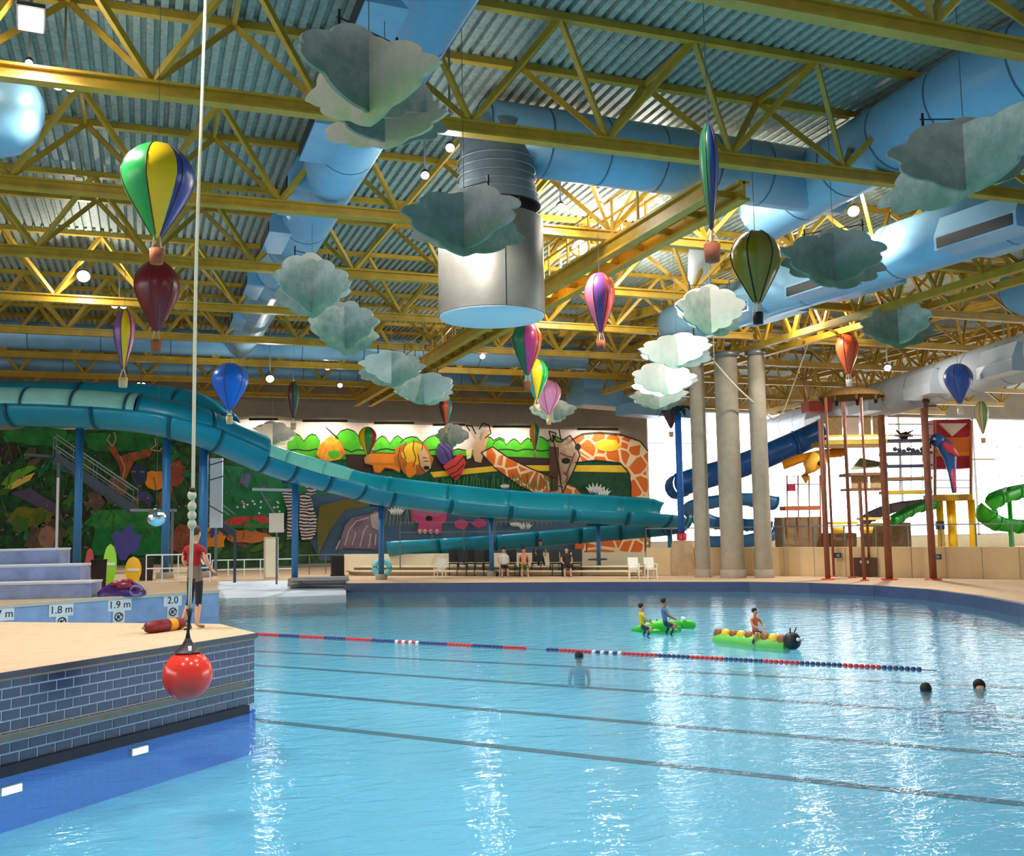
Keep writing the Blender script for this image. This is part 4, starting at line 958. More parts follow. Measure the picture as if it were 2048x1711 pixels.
# ------------------------------------------------------------------ lane rope
a, b = PZ(515, 1268, 0), PZ(1850, 1339, 0); d = (b - a).normalized(); L = (b - a).length
lr = thing('lane_rope', 'floating lane rope of red and blue discs across the pool', 'lane rope', a)
part('cable', MB().bar(a - d * .6, b + d * .2, .02), steel, lr)
fm = MB().tube([-d * .042, -d * .026, d * .026, d * .042], [.028, .047, .047, .028], 8)
cols = [mat('float_red', (206, 30, 40), .5), mat('float_navy', (34, 48, 110), .5), mat('float_white', (230, 232, 236), .5)]
fme = [fm.mesh('float', c) for c in cols]
n = min(int(L / .10), 290); st = L / n
for i in range(n):
    f = (i / n)
    if .495 < f < .525: continue
    blk_ = int(f * 22); c = (0 if blk_ % 2 == 0 else 1)
    if blk_ in (6, 13) and i % 2: c = 2
    link('float', fme[c], lr, d * (i * st))

# ------------------------------------------------------------------ bathers and inflatables
def swimmer(px, py, label, look=(0, 0), hair=hairm, sk=None, kk=1.0):
    p = PZ(px, py, 0); return person(label, p, facing(p, *look), 'swim', 1.7 * kk, (104, 176, 204), (104, 176, 204), sk or skin2, hair)
swimmer(1158, 1313, 'dark-haired swimmer at the gap in the lane rope, seen from behind', (12, 40), kk=.95)
swimmer(1852, 1380, 'dark-haired swimmer beyond the rope end, on the left of two heads', (30, 30), kk=.95)
swimmer(1959, 1374, 'dark-haired swimmer near the right edge with face half turned', (8, 4), sk=skin, kk=1.0)
swimmer(498, 1163, 'bather with dark hair sitting in the beach shallows on the left', (5, 0), sk=skin, kk=1.0)
swimmer(521, 1163, 'bather in the beach shallows beside the railing, middle of three', (8, 0), sk=skin2, kk=.9)
swimmer(566, 1162, 'bather in the beach shallows nearest the stone steps', (9, 0), sk=skin, kk=.9)
def axis(p, q): d = (q - p).normalized(); return d, Vector((-d.y, d.x, 0))
# green crocodile float
p, q = PZ(1262, 1263, 0), PZ(1392, 1259, 0); d, s = axis(p, q); Lc = (q - p).length
cr = thing('crocodile_float', 'green inflatable crocodile carrying two children', 'pool float', (p + q) / 2)
def fp(t, dz=0): return p.lerp(q, t) + Vector((0, 0, dz))
part('body', MB().tube([fp(0, .05), fp(.12, .07), fp(.3, .08), fp(.55, .09), fp(.75, .09)], [.03, .09, .17, .2, .15], 14), green, cr)
part('head', MB().tube([fp(.72, .12), fp(.8, .16), fp(.88, .14), fp(.97, .11), fp(1.0, .1)], [.10, .13, .12, .10, .04], 12), green, cr)
for k_ in (-1, 1): part('eye', MB().ball(fp(.81, .29) + s * .07 * k_, .05, 10), white, cr); part('leg', MB().ball(fp(.35, .02) + s * .22 * k_, .1, 10, 0, 1.4, 1, .6), green, cr); part('leg', MB().ball(fp(.62, .02) + s * .22 * k_, .1, 10, 0, 1.4, 1, .6), green, cr)
for i in range(5): part('back_ridge', MB().lathe([(.05, 0), (.03, .05), (.001, .09)], fp(.2 + i * .1, .22), 8), mat('dark_green', (20, 120, 40), .4), cr)
c1, c2 = PZ(1284, 1260, .10), PZ(1330, 1254, .16)
fa = math.atan2(d.y, d.x)
person('child in yellow vest riding the back of the green crocodile', c1, fa, 'ride', 1.15, (236, 200, 40), (40, 50, 90), skin)
person('child in blue top riding higher on the green crocodile', c2, fa, 'ride', 1.25, (90, 120, 160), (40, 50, 90), skin2)
# striped caterpillar float
p, q = PZ(1432, 1280, 0), PZ(1592, 1298, 0); d, s = axis(p, q)
ct = thing('caterpillar_float', 'yellow and brown striped caterpillar float with black head and green base', 'pool float', (p + q) / 2)
part('base', MB().tube([fp(-.02, .02), fp(.05, .03), fp(.5, .03), fp(.9, .03)], [.08, .16, .17, .14], 12), mat('lime', (120, 210, 90), .4), ct)
ym, brm = mat('float_yellow', (244, 206, 50), .4), mat('float_brown', (150, 92, 50), .5)
for i in range(9): part('stripe', MB().ball(fp(.04 + i * .1, .15), .145, 14, 0, .75, 1, 1.0), ym if i % 2 else brm, ct)
part('head', MB().ball(fp(.96, .17), .19, 16), black, ct)
for k_ in (-1, 1): part('antenna', MB().tube([fp(.96, .32) + s * .06 * k_, fp(.98, .45) + s * .1 * k_], .015, 6), black, ct); part('eye', MB().ball(fp(1.05, .22) + s * .06 * k_, .04, 8), white, ct)
person('child in orange shirt riding the striped caterpillar', fp(.52, .2), math.atan2(d.y, d.x), 'ride', 1.05, (236, 120, 60), (50, 60, 100), skin)

# ------------------------------------------------------------------ teal water slide
sl = thing('water_slide', 'long teal water slide sweeping across the mural', 'water slide', PZ(762, 1140, ZR))
def sweep(pts, r, a0, a1, n, th=.05, inner=0):
    """trough: arc of the section from a0 to a1 (degrees, 0 = bottom), given thickness"""
    mb = MB(); ring = []
    for i, p in enumerate(pts):
        d = pts[min(i + 1, len(pts) - 1)] - pts[max(i - 1, 0)]; d.z *= .6; d.normalize()
        sd = d.cross(Vector((0, 0, 1))).normalized(); up = sd.cross(d).normalized()
        row = []
        for rr in (r, r - th):
            for k in range(n + 1):
                a = R(a0 + (a1 - a0) * k / n); row.append(p + sd * math.sin(a) * rr - up * math.cos(a) * rr)
        ring.append(row)
    m = 2 * (n + 1); vs = [v for r_ in ring for v in r_]; fs = []; ins = []
    for i in range(len(pts) - 1):
        for k in range(n):
            fs.append((i * m + k, i * m + k + 1, (i + 1) * m + k + 1, (i + 1) * m + k))
            o = n + 1; ins.append(len(fs)); fs.append((i * m + o + k + 1, i * m + o + k, (i + 1) * m + o + k, (i + 1) * m + o + k + 1))
        for k, o in ((0, n + 1), (n, 2 * n + 1)): fs.append((i * m + k, (i + 1) * m + k, (i + 1) * m + o, i * m + o))
    for i in (0, len(pts) - 1):
        for k in range(n): fs.append((i * m + k, i * m + k + 1, i * m + n + 2 + k, i * m + n + 1 + k))
    mb.add(vs, fs, 0, True)
    for q in ins: mb.m[q] = inner
    return mb
def slide_run(ctrl, r, a0, a1, nseg, m, fl=True, th=.05, pale=0):
    P = spline([PD(*c) for c in ctrl], 10); per = max(1, (len(P) - 1) // nseg)
    i = 0
    while i < len(P) - 1:
        e = min(i + per, len(P) - 1); seg = P[i:e + 1]
        if len(seg) > 1:
            part('flume_section', sweep(seg, r, a0, a1, 18, th, 1), [m, tealp if i < pale * per else teal_lit], sl)
            if fl:
                d = seg[1] - seg[0]; part('flange', sweep([seg[0] - d.normalized() * .04, seg[0] + d.normalized() * .04], r + .035, a0, a1, 18, .075), teald, sl)
        i = e
    return P
rT = .80
# rear closed run high on the left, then the front run with translucent upper shell
slide_run([(-160, 793, 45), (100, 797, 45), (290, 801, 45), (395, 820, 44.5), (455, 862, 43.6)], .76, -178, 178, 3, teal)
lower = [(-160, 810, 41), (0, 812, 41), (140, 816, 41), (280, 826, 41), (380, 847, 41.3), (445, 871, 42), (525, 907, 43)]
slide_run(lower, rT, -92, 92, 5, teal)
slide_run(lower[:4], rT - .02, 90, 270, 4, tealp)
slide_run(lower[3:], rT - .02, 90, 270, 2, teal)
opn = [(525, 907, 43), (600, 932, 44), (690, 956, 45), (760, 975, 46), (900, 993, 47), (1050, 1007, 47.5), (1200, 1014, 48), (1310, 1021, 48.5), (1345, 1028, 49.3)]
slide_run(opn, rT, -140, 78, 10, teal, pale=3)
back = [(1345, 1028, 49.3), (1354, 1033, 50.5), (1325, 1040, 51.5), (1240, 1048, 52), (1100, 1060, 52), (960, 1072, 52), (780, 1082, 52.5)]
slide_run(back, rT, -90, 90, 9, teal)
for px, yt, d_, r_, zb in ((160, 848, 42, .16, ZL), (334, 868, 42, .17, ZL), (408, 890, 42.3, .19, ZL), (590, 962, 44.2, .14, ZR), (762, 1008, 46.5, .13, ZR), (982, 1032, 47.8, .11, ZR), (1196, 1046, 48.6, .11, ZR), (1338, 1050, 50.4, .10, ZR)):
    p = PD(px, yt, d_)
    part('support_post', MB().tube([Vector((p.x, p.y, zb)), p], r_, 14), blue, sl)
    part('saddle', MB().box(p.x - .55, p.x + .55, p.y - .12, p.y + .12, p.z - .12, p.z + .05), teald, sl)
    part('footing', MB().lathe([(r_ * 2.1, 0), (r_ * 2.1, .25), (.01, .26)], Vector((p.x, p.y, zb)), 14), conc, sl)

# stair tower behind the slide posts
stt = thing('staircase', 'dark steel staircase with railing behind the blue slide posts', 'staircase', PD(270, 1020, 47))
a, b = PD(112, 912, 47), PD(275, 1022, 47)
off = Vector((-.2, 1.0, 0))
dsteel = mat('dark_blue_steel', (52, 66, 84), .5)
for o_ in (0, 1):
    part('stringer', MB().bar(a + off * o_, b + off * o_, .08, .32), dsteel, stt)
    for h_ in (.5, 1.0): part('rail', MB().bar(a + off * o_ + Vector((0, 0, h_)), b + off * o_ + Vector((0, 0, h_)), .05), steel, stt)
    for i in range(5):
        q = a.lerp(b, i / 4) + off * o_; part('baluster', MB().bar(q, q + Vector((0, 0, 1.0)), .04), steel, stt)
for i in range(14): q = a.lerp(b, (i + .5) / 14); part('tread', MB().obox(q + off * .5, (.15, 0, 0), off * .48, (0, 0, .02)), dsteel, stt)
c = PD(118, 900, 47.5); part('landing_post', MB().bar(Vector((c.x, c.y, ZL)), c, .14), steel, stt)
c = PD(116, 985, 46.5); part('lamp_mast', MB().bar(Vector((c.x, c.y, ZL)), PD(116, 955, 46.5), .1), white, stt)
part('landing', MB().bar(PD(60, 910, 47.5), a + off * .5, 1.1, .12), dsteel, stt)
e1, e2 = PD(270, 1020, 47), PD(345, 1020, 47); part('lower_landing', MB().bar(e1, e2, 1.2, .12), steel, stt)
part('landing_leg', MB().bar(Vector((e2.x, e2.y, ZL)), e2, .12), steel, stt)
# second stair, right of the third post
st2 = thing('staircase', 'short steel stair with brace rails under the slide bend', 'staircase', PD(470, 1080, 46))
a, b = PD(420, 1030, 46), PD(470, 1068, 46)
for o_ in (0, 1):
    part('stringer', MB().bar(a + off * o_, b + off * o_, .08, .28), dsteel, st2); part('rail', MB().bar(a + off * o_ + Vector((0, 0, .9)), b + off * o_ + Vector((0, 0, .9)), .05), steel, st2)
for i in range(7): q = a.lerp(b, (i + .5) / 7); part('tread', MB().obox(q + off * .5, (.14, 0, 0), off * .48, (0, 0, .02)), dsteel, st2)
part('leg', MB().bar(Vector((b.x, b.y, .35)), b, .12), dsteel, st2)
p = PD(432, 1055, 45); q = PD(432, 915, 45)
bp = thing('white_panel', 'tall pale panel standing beside the third slide post', 'panel', Vector((p.x, p.y, ZR)))
part('board', MB().obox(Vector((p.x, p.y, (p.z + q.z) / 2)), (.26, -.06, 0), (.02, .05, 0), (0, 0, (q.z - p.z) / 2)), mat('pale_panel', (206, 214, 224), .6), bp)
part('leg', MB().bar(Vector((p.x, p.y, ZR)), p, .12), steel, bp)
for y_ in (930, 960, 1010): part('brace', MB().bar(PD(418, y_, 44.8), PD(446, y_ + (-8 if y_ < 1000 else 16), 44.8), .05), dsteel, bp)

# ------------------------------------------------------------------ far deck: low walls, benches
def wall_run(name, pts, h, th, m, z=ZR):
    return strip([flat(p, 0) for p in pts], z, z + h, th, name, m)
wc = [PZ(690, 1146, ZR), PZ(1300, 1146, ZR)]
wall_run('wall_terrace', wc, 1.0, .12, cream)
wr_ = [PZ(1296, 1148, ZR), PZ(1700, 1152, ZR), PZ(2200, 1160, ZR)]
lw = wall_run('wall_low', wr_, 1.22, .14, mat('beige_wall', (224, 196, 150), .7, 0, .06, .8))
for f in [i / 14 for i in range(1, 14)]:
    p, q = wr_[0], wr_[2]; c = flat(p.lerp(q, f), ZR); d, s = axis(flat(p, 0), flat(q, 0)); part('joint', MB().bar(c - s * .16, c - s * .16 + Vector((0, 0, 1.22)), .03, .02), mat('wall_joint', (170, 150, 118), .8), lw)
for i, (y, w_) in enumerate(((1139, .42), (1149, .22))):
    a, b = PZ(700, 1150, ZR), PZ(1285, 1151, ZR); d, s = axis(a, b)
    k = thing('bench', ['long pale bench seat along the terrace wall', 'lower pale step in front of the long bench'][i], 'bench', a, None)
    o_ = s * (.35 if i == 0 else -.15)
    part('seat', MB().bar(a + o_ + Vector((0, 0, w_)), b + o_ + Vector((0, 0, w_)), .5, .07), cream, k)
    part('riser', MB().bar(a + o_ + s * .12 + Vector((0, 0, w_ / 2)), b + o_ + s * .12 + Vector((0, 0, w_ / 2)), .2, w_ - .07), mat('riser', (206, 186, 150), .7), k)

# ------------------------------------------------------------------ chairs and sitters
def chair(px, py, m, label, group, ang=0, z=ZR, arms=False, src=[None]):
    p = PZ(px, py, z); t = thing('chair', label, 'chair', p, group); t.rotation_euler = (0, 0, ang)
    def lp(n, mb): return link(n, mb.mesh(n, m), t)
    lp('seat', MB().box(-.22, .22, -.22, .22, .40, .44))
    lp('backrest', MB().obox((0, .24, .68), (.22, 0, 0), (0, .02, 0), (0, .05, .22)))
    for x in (-.19, .19):
        for y in (-.19, .2): lp('leg', MB().bar((x, y, .40), (x * 1.12, y * 1.12, 0), .035))
        if arms: lp('armrest', MB().bar((x * 1.2, -.2, .62), (x * 1.2, .24, .64), .06, .03)); lp('arm_post', MB().bar((x * 1.2, -.18, .62), (x * 1.15, -.18, .42), .03))
    return t
wp_ = mat('white_plastic', (244, 240, 232), .4)
fr = YAW * -1
chair(880, 1156, wp_, 'white plastic armchair left of the black chairs', 'white plastic chairs', -YAW - .3, arms=True)
chair(1268, 1157, wp_, 'white plastic armchair in front of the terrace wall, left of the right pair', 'white plastic chairs', -YAW, arms=True)
chair(1302, 1157, wp_, 'white plastic armchair nearest the stone pedestal', 'white plastic chairs', -YAW + .2, arms=True)
ords = ['first', 'second', 'third', 'fourth', 'fifth', 'sixth', 'seventh', 'eighth', 'ninth', 'tenth']
bcx = [908, 925, 942, 959, 976, 1022, 1074, 1112, 1132, 1154]
for i, x in enumerate(bcx):
    c_ = chair(x, 1150 + (i % 2), black, '%s black chair counted from the left on the far deck' % ords[i], 'black chairs on the far deck', -YAW + random.uniform(-.25, .25)); c_.scale = (1.1, 1.1, 1.35)
sp = [(1008, (232, 232, 236), (60, 40, 34), skin, 'seated person in white shirt among the black chairs'), (1048, (226, 150, 120), (110, 116, 50), skin, 'bare-chested seated person in olive shorts'),
      (1134, (60, 40, 50), (40, 36, 44), skin, 'seated person in dark clothes at the right end of the black chairs')]
for i, (x, sh, pn, sk_, lb) in enumerate(sp):
    p = PZ(x, 1153, ZR); person(lb, p, facing(p, 8, 10), 'sit', 1.7, sh, pn, sk_, hairm)
    chair(x, 1152, wp_ if i == 0 else black, 'chair under the %s' % lb, 'occupied chairs', -YAW)
p = PZ(1090, 1150, ZR); person('standing person in teal shirt behind the seated ones', p + Vector((0, .5, 0)), facing(p, 8, 10), 'stand', 1.6, (20, 100, 104), (20, 40, 60), skin2)
# inner tube leaning by the slide post
p = PZ(765, 1156, ZR); c = p + Vector((0, .1, .47)); nrm = (CAMP - c); nrm.z = 0; nrm.normalize(); sd = Vector((-nrm.y, nrm.x, 0)); up = (Vector((0, 0, 1)) - nrm * .25).normalized()
tb = thing('swim_ring', 'pale teal swim ring standing against a slide post', 'swim ring', p)
part('tube', MB().tube([c + (sd * math.cos(a) + up * math.sin(a)) * .34 for a in [2 * PI * i / 28 for i in range(29)]], .14, 12, cap=False), mat('pale_teal', (110, 200, 210), .3), tb)
vq = c + up * .34 + nrm * .14; part('valve', MB().tube([vq, vq + nrm * .03], .025, 8), white, tb)
p = PZ(1196, 1150, ZR); k = thing('round_table', 'dark round table under the right part of the slide', 'table', p)
part('top', MB().lathe([(.001, .70), (.45, .70), (.45, .76), (.001, .77)], p, 20), mat('dark_table', (50, 44, 60), .5), k); part('stem', MB().lathe([(.05, .05), (.05, .7)], p, 10), steel, k); part('foot', MB().lathe([(.28, 0), (.26, .05), (.01, .06)], p, 16), steel, k)
# black box and steps by the beach
p = PZ(675, 1152, ZR); solo('speaker_box', MB().box(p.x - .3, p.x + .3, p.y - .2, p.y + .2, ZR + .0, ZR + 1.0).box(p.x - .33, p.x + .33, p.y - .22, p.y + .22, ZR + .0, ZR + .08), black, 'black box standing at the left end of the terrace wall', 'box')
for i in range(3):
    a, b = PZ(578, 1166 - i * 5, ZR + i * .14), PZ(690, 1164 - i * 5, ZR + i * .14); a.z = b.z = ZR + i * .14 - .06
    dd_, ss_ = axis(flat(a, 0), flat(b, 0)); solo('stone_step', MB().obox((a + b) / 2 + ss_ * .3 * i, (b - a) / 2, ss_ * .32, (0, 0, .07)), mat('grey_step', (150, 146, 148), .8, 0, .1, 3), ['lowest grey step beside the beach', 'middle grey step beside the beach', 'top grey step beside the beach'][i], 'step')
p = PZ(548, 1160, ZR); k = thing('cabinet', 'pale cabinet behind the beach railing', 'cabinet', p + Vector((0, 1.2, 0)))
q = p + Vector((0, 1.2, 0)); part('body', MB().box(q.x - .32, q.x + .32, q.y - .25, q.y + .25, ZR, ZR + 2.0), mat('pale_cabinet', (206, 190, 172), .6), k); part('door', MB().box(q.x - .28, q.x + .28, q.y - .27, q.y - .25, ZR + .1, ZR + 1.9), cream, k); part('handle', MB().bar((q.x + .2, q.y - .29, ZR + .9), (q.x + .2, q.y - .29, ZR + 1.1), .03), steel, k)
a_, b_ = PD(540, 1064, 44), PD(566, 1026, 44)
k = thing('sign_board', 'cream board on a post beside the painted zebra', 'sign', flat(PD(553, 1064, 44), ZR)); c = PD(553, 1045, 44)
part('board', MB().obox(c, (.3, -.1, 0), (.01, .03, 0), (0, 0, .42)), mat('cream_board', (232, 214, 194), .6), k); part('post', MB().bar(flat(c, ZR) + Vector((.02, .06, 0)), c + Vector((.02, .06, 0)), .08), steel, k)
a_, b_ = PD(505, 978, 44.5), PD(590, 980, 44.5)
k = thing('overhead_bar', 'pale bracket bar beside the fourth slide post', 'bar', a_); part('bar', MB().bar(a_, b_, .1, .12), mat('pale_panel', (206, 214, 224)), k); part('brace', MB().bar(PD(522, 984, 44.5), PD(570, 1062, 44.5), .07), steel, k)
# railings
def railing(pts, h, label, npost=6, m=white, z=None):
    t = thing('railing', label, 'railing', pts[0])
    for i in range(len(pts) - 1):
        for f in (1, .52): part('rail', MB().bar(pts[i] + Vector((0, 0, h * f)), pts[i + 1] + Vector((0, 0, h * f)), .05), m, t)
        for j in range(npost + (1 if i == len(pts) - 2 else 0)):
            q = pts[i].lerp(pts[i + 1], j / npost); part('post', MB().bar(q, q + Vector((0, 0, h)), .045), m, t)
    return t
railing([PZ(424, 1160, ZR), PZ(585, 1157, ZR)], .95, 'white railing along the back of the beach', 5)
railing([PZ(292, 1166, ZL), PZ(420, 1164, ZL)], 1.05, 'white railing behind the standing lifeguard', 4)
railing([PZ(590, 1150, ZR) + Vector((0, .8, 0)), PZ(690, 1148, ZR) + Vector((0, .8, 0))], 1.0, 'short steel railing left of the terrace wall', 3, steel)
railing([PD(800, 1085, 50), PD(1290, 1080, 53)], 1.0, 'thin steel railing below the slide return run', 8, steel)
for r_ in [o for o in COL.objects if o.name == 'railing.003']:
    for i in range(5): q = PD(800, 1085, 50).lerp(PD(1290, 1080, 53), i / 4); part('leg', MB().bar(flat(q, ZR), q, .05), steel, r_)
railing([wr_[0] + Vector((.2, .5, 0)), wr_[1] + Vector((.2, .5, 0)), wr_[2] + Vector((.2, .5, 0))], 2.1, 'thin steel railing behind the low beige wall', 7, steel)

# ------------------------------------------------------------------ left deck furniture
st_m, st_t = mat('terrace_tile', (150, 166, 210), .5, 0, .22, 1.6), mat('terrace_top', (226, 224, 232), .6)
fa_, fb_ = PZ(-320, 1206, ZL), PZ(182, 1194, ZL); d, s = axis(flat(fa_, 0), flat(fb_, 0))
k = thing('terrace_seating', 'three tiers of blue tiled terrace seating with white tops', 'seating', fa_)
for i, xr in enumerate((182, 137, 72)):
    a = fa_ + s * 1.0 * i; b = PZ(xr, 1194, ZL) + s * 1.0 * i; z0, z1 = ZL, ZL + .48 * (i + 1)
    part('tier', MB().add([Vector((v.x, v.y, z)) for z in (z0, z1 - .06) for v in (a, b, b + s * 1.05, a + s * 1.05)], [(3, 2, 1, 0), (4, 5, 6, 7), (0, 1, 5, 4), (1, 2, 6, 5), (2, 3, 7, 6), (3, 0, 4, 7)]), st_m, k)
    part('seat_top', MB().add([Vector((v.x, v.y, z)) for z in (z1 - .06, z1) for v in (a - s * .05, b - s * .05 + d * .03, b + s * 1.05 + d * .03, a + s * 1.05)], [(3, 2, 1, 0), (4, 5, 6, 7), (0, 1, 5, 4), (1, 2, 6, 5), (2, 3, 7, 6), (3, 0, 4, 7)]), st_t, k)
def bin_(px, py, w, h, label):
    p = PZ(px, py, ZL); k = thing('bin', label, 'bin', p, 'black bins on the left deck')
    part('body', MB().add([(p.x + x * w * f, p.y + y * w * f, ZL + z) for z, f in ((0, .88), (h, 1)) for x, y in ((-.5, -.5), (.5, -.5), (.5, .5), (-.5, .5))], [(3, 2, 1, 0), (4, 5, 6, 7), (0, 1, 5, 4), (1, 2, 6, 5), (2, 3, 7, 6), (3, 0, 4, 7)]), mat('bin_brown', (44, 34, 30), .6), k)
    part('lid', MB().box(p.x - w * .53, p.x + w * .53, p.y - w * .53, p.y + w * .53, ZL + h, ZL + h + .05), black, k)
    return k
bin_(197, 1177, .5, .95, 'dark bin at the end of the terrace seating')
bin_(292, 1160, .55, .8, 'dark bin behind the purple mound')
def board(px, py, w, h, c, label):
    p = PZ(px, py, ZL); k = thing('float_board', label, 'swim board', p, 'upright coloured boards on the left deck')
    out = [(w * .5 * math.sin(PI * min(1, t * 1.0)) ** .45 if 0 < t < 1 else 0, t * h) for t in [i / 12 for i in range(13)]]
    pr = [(x, z) for x, z in out] + [(-x, z) for x, z in out[::-1]][1:-1]
    part('board', MB().poly([p + Vector((x * math.cos(-YAW), x * math.sin(-YAW), z)) + Vector((0, .12 * z, 0)) for x, z in pr], (.0, .06, 0)), mat('board_%d_%d_%d' % c, c, .4), k)
    a = p + Vector((0, .1, h * .55)); part('stripe', MB().obox(p + Vector((0, .03 + .12 * h * .5 - .04, h * .5)), Vector((w * .38 * math.cos(YAW), -w * .38 * math.sin(YAW), 0)), (0, .012, 0), (0, 0, .05)), white, k)
    part('stand', MB().bar(p + Vector((0, .5, 0)), p + Vector((0, .12 * h * .7 + .06, h * .7)), .05), steel, k)
board(219, 1168, .5, 1.5, (140, 210, 30), 'lime green upright board beside the dark bin')
board(178, 1160, .36, 1.3, (170, 20, 30), 'dark red upright board left of the lime green one')
board(266, 1166, .62, 1.0, (246, 190, 20), 'yellow upright board behind the purple mound')
p = PZ(245, 1191, ZL); k = thing('mat_pile', 'purple and red crumpled inflatable mound on the left deck', 'inflatable', p)
rr = random.Random(5); pu = mat('purple_vinyl', (74, 30, 110), .4); rv = mat('red_vinyl', (150, 24, 50), .4)
mb = MB().lathe([(.70, 0), (.68, .12), (.56, .26), (.36, .38), (.16, .44), (.001, .46)], p, 24, 0, 1, .7)
for v in mb.v: v += Vector((rr.uniform(-.04, .04), rr.uniform(-.04, .04), rr.uniform(-.03, .03) if v.z > ZL + .05 else 0))
part('body', mb, pu, k)
for x, y, z, r_ in ((.05, -.3, .3, .2), (.3, -.25, .22, .14), (-.2, -.2, .36, .15), (.12, -.1, .42, .16)): part('fold', MB().ball(p + Vector((x, y, z)), r_, 12, 0, 1.2, 1, .6), rv, k)
part('loop', MB().tube([p + Vector((.38 + .17 * math.cos(a), -.42 , .16 + .14 * math.sin(a))) for a in [2 * PI * i / 16 for i in range(17)]], .035, 8), mat('lilac_vinyl', (150, 130, 200), .4), k)

# ------------------------------------------------------------------ blue palm pole, planter
p = PZ(1366, 1150, ZR); dd = (p - CAMP).dot(FW)
k = thing('palm_pole', 'blue pole with dark palm leaves on a stone pedestal', 'pole', p)
zt = PD(1362, 822, dd).z; zr = PD(1366, 1080, dd).z; zr2 = PD(1366, 1066, dd).z
part('pedestal', MB().lathe([(.56, 0), (.54, zr * .5), (.44, zr - ZR - .02), (.001, zr - ZR)], p, 14, smooth=False), mat('pedestal_stone', (190, 160, 124), .85, 0, .15, 3), k)
part('collar', MB().lathe([(.22, zr - ZR), (.22, zr2 - ZR), (.001, zr2 - ZR)], p, 16), mat('collar_red', (196, 30, 50), .4), k)
part('pole', MB().tube([Vector((p.x, p.y, zr2 - .05)), Vector((p.x, p.y, zt))], .15, 16), mat('azure_pole', (28, 104, 190), .4), k)
for i in range(9):
    a = 2 * PI * i / 9; e = Vector((math.cos(a), math.sin(a), 0)); c = Vector((p.x, p.y, zt)); w_ = Vector((-e.y, e.x, 0))
    L1 = [c, c + e * .35 + Vector((0, 0, .28)), c + e * .75 + Vector((0, 0, .22)), c + e * 1.0 - Vector((0, 0, .12))]
    ws = (.05, .14, .12, .01); vs = []
    for q, wd in zip(L1, ws): vs += [q - w_ * wd, q + Vector((0, 0, .03)), q + w_ * wd]
    fs = []
    for j in range(3):
        for u_ in (0, 1): fs.append((j * 3 + u_, j * 3 + u_ + 1, j * 3 + u_ + 4, j * 3 + u_ + 3))
    part('leaf', MB().add(vs, fs), mat('dark_palm', (24, 52, 50), .6), k)
p, q = PZ(1392, 1149, ZR), PZ(1492, 1149, ZR); d, s = axis(p, q); d *= (q - p).length / 2
k = thing('stone_planter', 'low brown stone block between the concrete columns', 'planter', (p + q) / 2)
c0 = (p + q) / 2 + s * .75
part('core', MB().obox(c0 + Vector((0, 0, .52)), d * .98, s * .3, (0, 0, .5)), mat('mortar', (120, 104, 90), .9), k)
bs = MB().obox((0, 0, 0), d.normalized() * .19, s * .06, (0, 0, .07)).mesh('stone', mat('brown_stone', (160, 128, 104), .85, 0, .2, 5))
for r_ in range(6):
    for j in range(5):
        o_ = link('stone', bs, k); o_.location = c0 - s * .31 - d + d.normalized() * (.24 + j * .41 + (.0 if r_ % 2 else .12)) + Vector((0, 0, .1 + r_ * .165)) - WL[k]
part('cap', MB().obox(c0 + Vector((0, 0, 1.06)), d, s * .36, (0, 0, .04)), conc, k)
p = PD(1402, 812, 44.5); q = PD(1400, 708, 44.5)
k = thing('column_speaker', 'slim black speaker column in front of the left concrete column', 'speaker', p)
part('cabinet', MB().bar(p, Vector((p.x, p.y, q.z)), .16, .14), black, k)
for i in range(6): part('driver', MB().obox(p.lerp(Vector((p.x, p.y, q.z)), (i + .5) / 6) + Vector((-.03, -.09, 0)), (.05, -.01, 0), (0, .01, 0), (0, 0, .12)), mat('driver', (60, 60, 64), .6), k)
part('bracket', MB().bar(Vector((p.x, p.y, q.z)), Vector((p.x, p.y, ZD + .02)), .03), steel, k)
pts = [PD(1428, 722, 42), PD(1470, 770, 42), PD(1520, 815, 43), PD(1556, 836, 44), PD(1590, 760, 46), PD(1622, 668, 47)]
solo('hanging_rope', MB().tube(spline(pts, 5), .035, 6).tube([pts[0], Vector((pts[0].x, pts[0].y, ZB))], .02, 6).tube([pts[-1], Vector((pts[-1].x, pts[-1].y, ZD + .02))], .02, 6), rope_m, 'cream rope looping past the concrete columns up to the roof', 'rope')

# ------------------------------------------------------------------ play tower and slides beyond the low wall
def up_to(px0, py0, py1, z=ZR):
    p = PZ(px0, py0, z); return p, Vector((p.x, p.y, PD(px0, py1, (p - CAMP).dot(FW)).z))
TD = 47.0
tw_ = thing('play_tower', 'tall red brown play tower with shelves, nets and thatched top', 'play structure', PZ(1775, 1158, ZR))
def post(px, py0, py1, r):
    p, q = up_to(px, py0, py1); part('post', MB().tube([p, q], r, 10), wood, tw_)
    part('base_plate', MB().lathe([(r * 2.4, 0), (r * 2.2, .05), (.01, .06)], p, 14), mat('plate_red', (206, 70, 60), .5), tw_); return q
for px, py0, py1, r in ((1656, 1159, 836, .11), (1704, 1155, 800, .07), (1729, 1161, 960, .07), (1779, 1159, 826, .14), (1867, 1159, 812, .14), (1740, 1153, 790, .055), (1668, 1153, 790, .055)): post(px, py0, py1, r)
def T(px, py, dz=0): return PD(px, py, TD + dz)
def slab(n, x0, x1, y, dpt, th, m, dz=0, par=None):
    a, b = T(x0, y, dz), T(x1, y, dz); d, s = axis(flat(a, 0), flat(b, 0)); b.z = a.z
    return part(n, MB().obox((a + b) / 2 + s * dpt / 2, (b - a) / 2, s * dpt / 2, (0, 0, th / 2)), m, par or tw_)
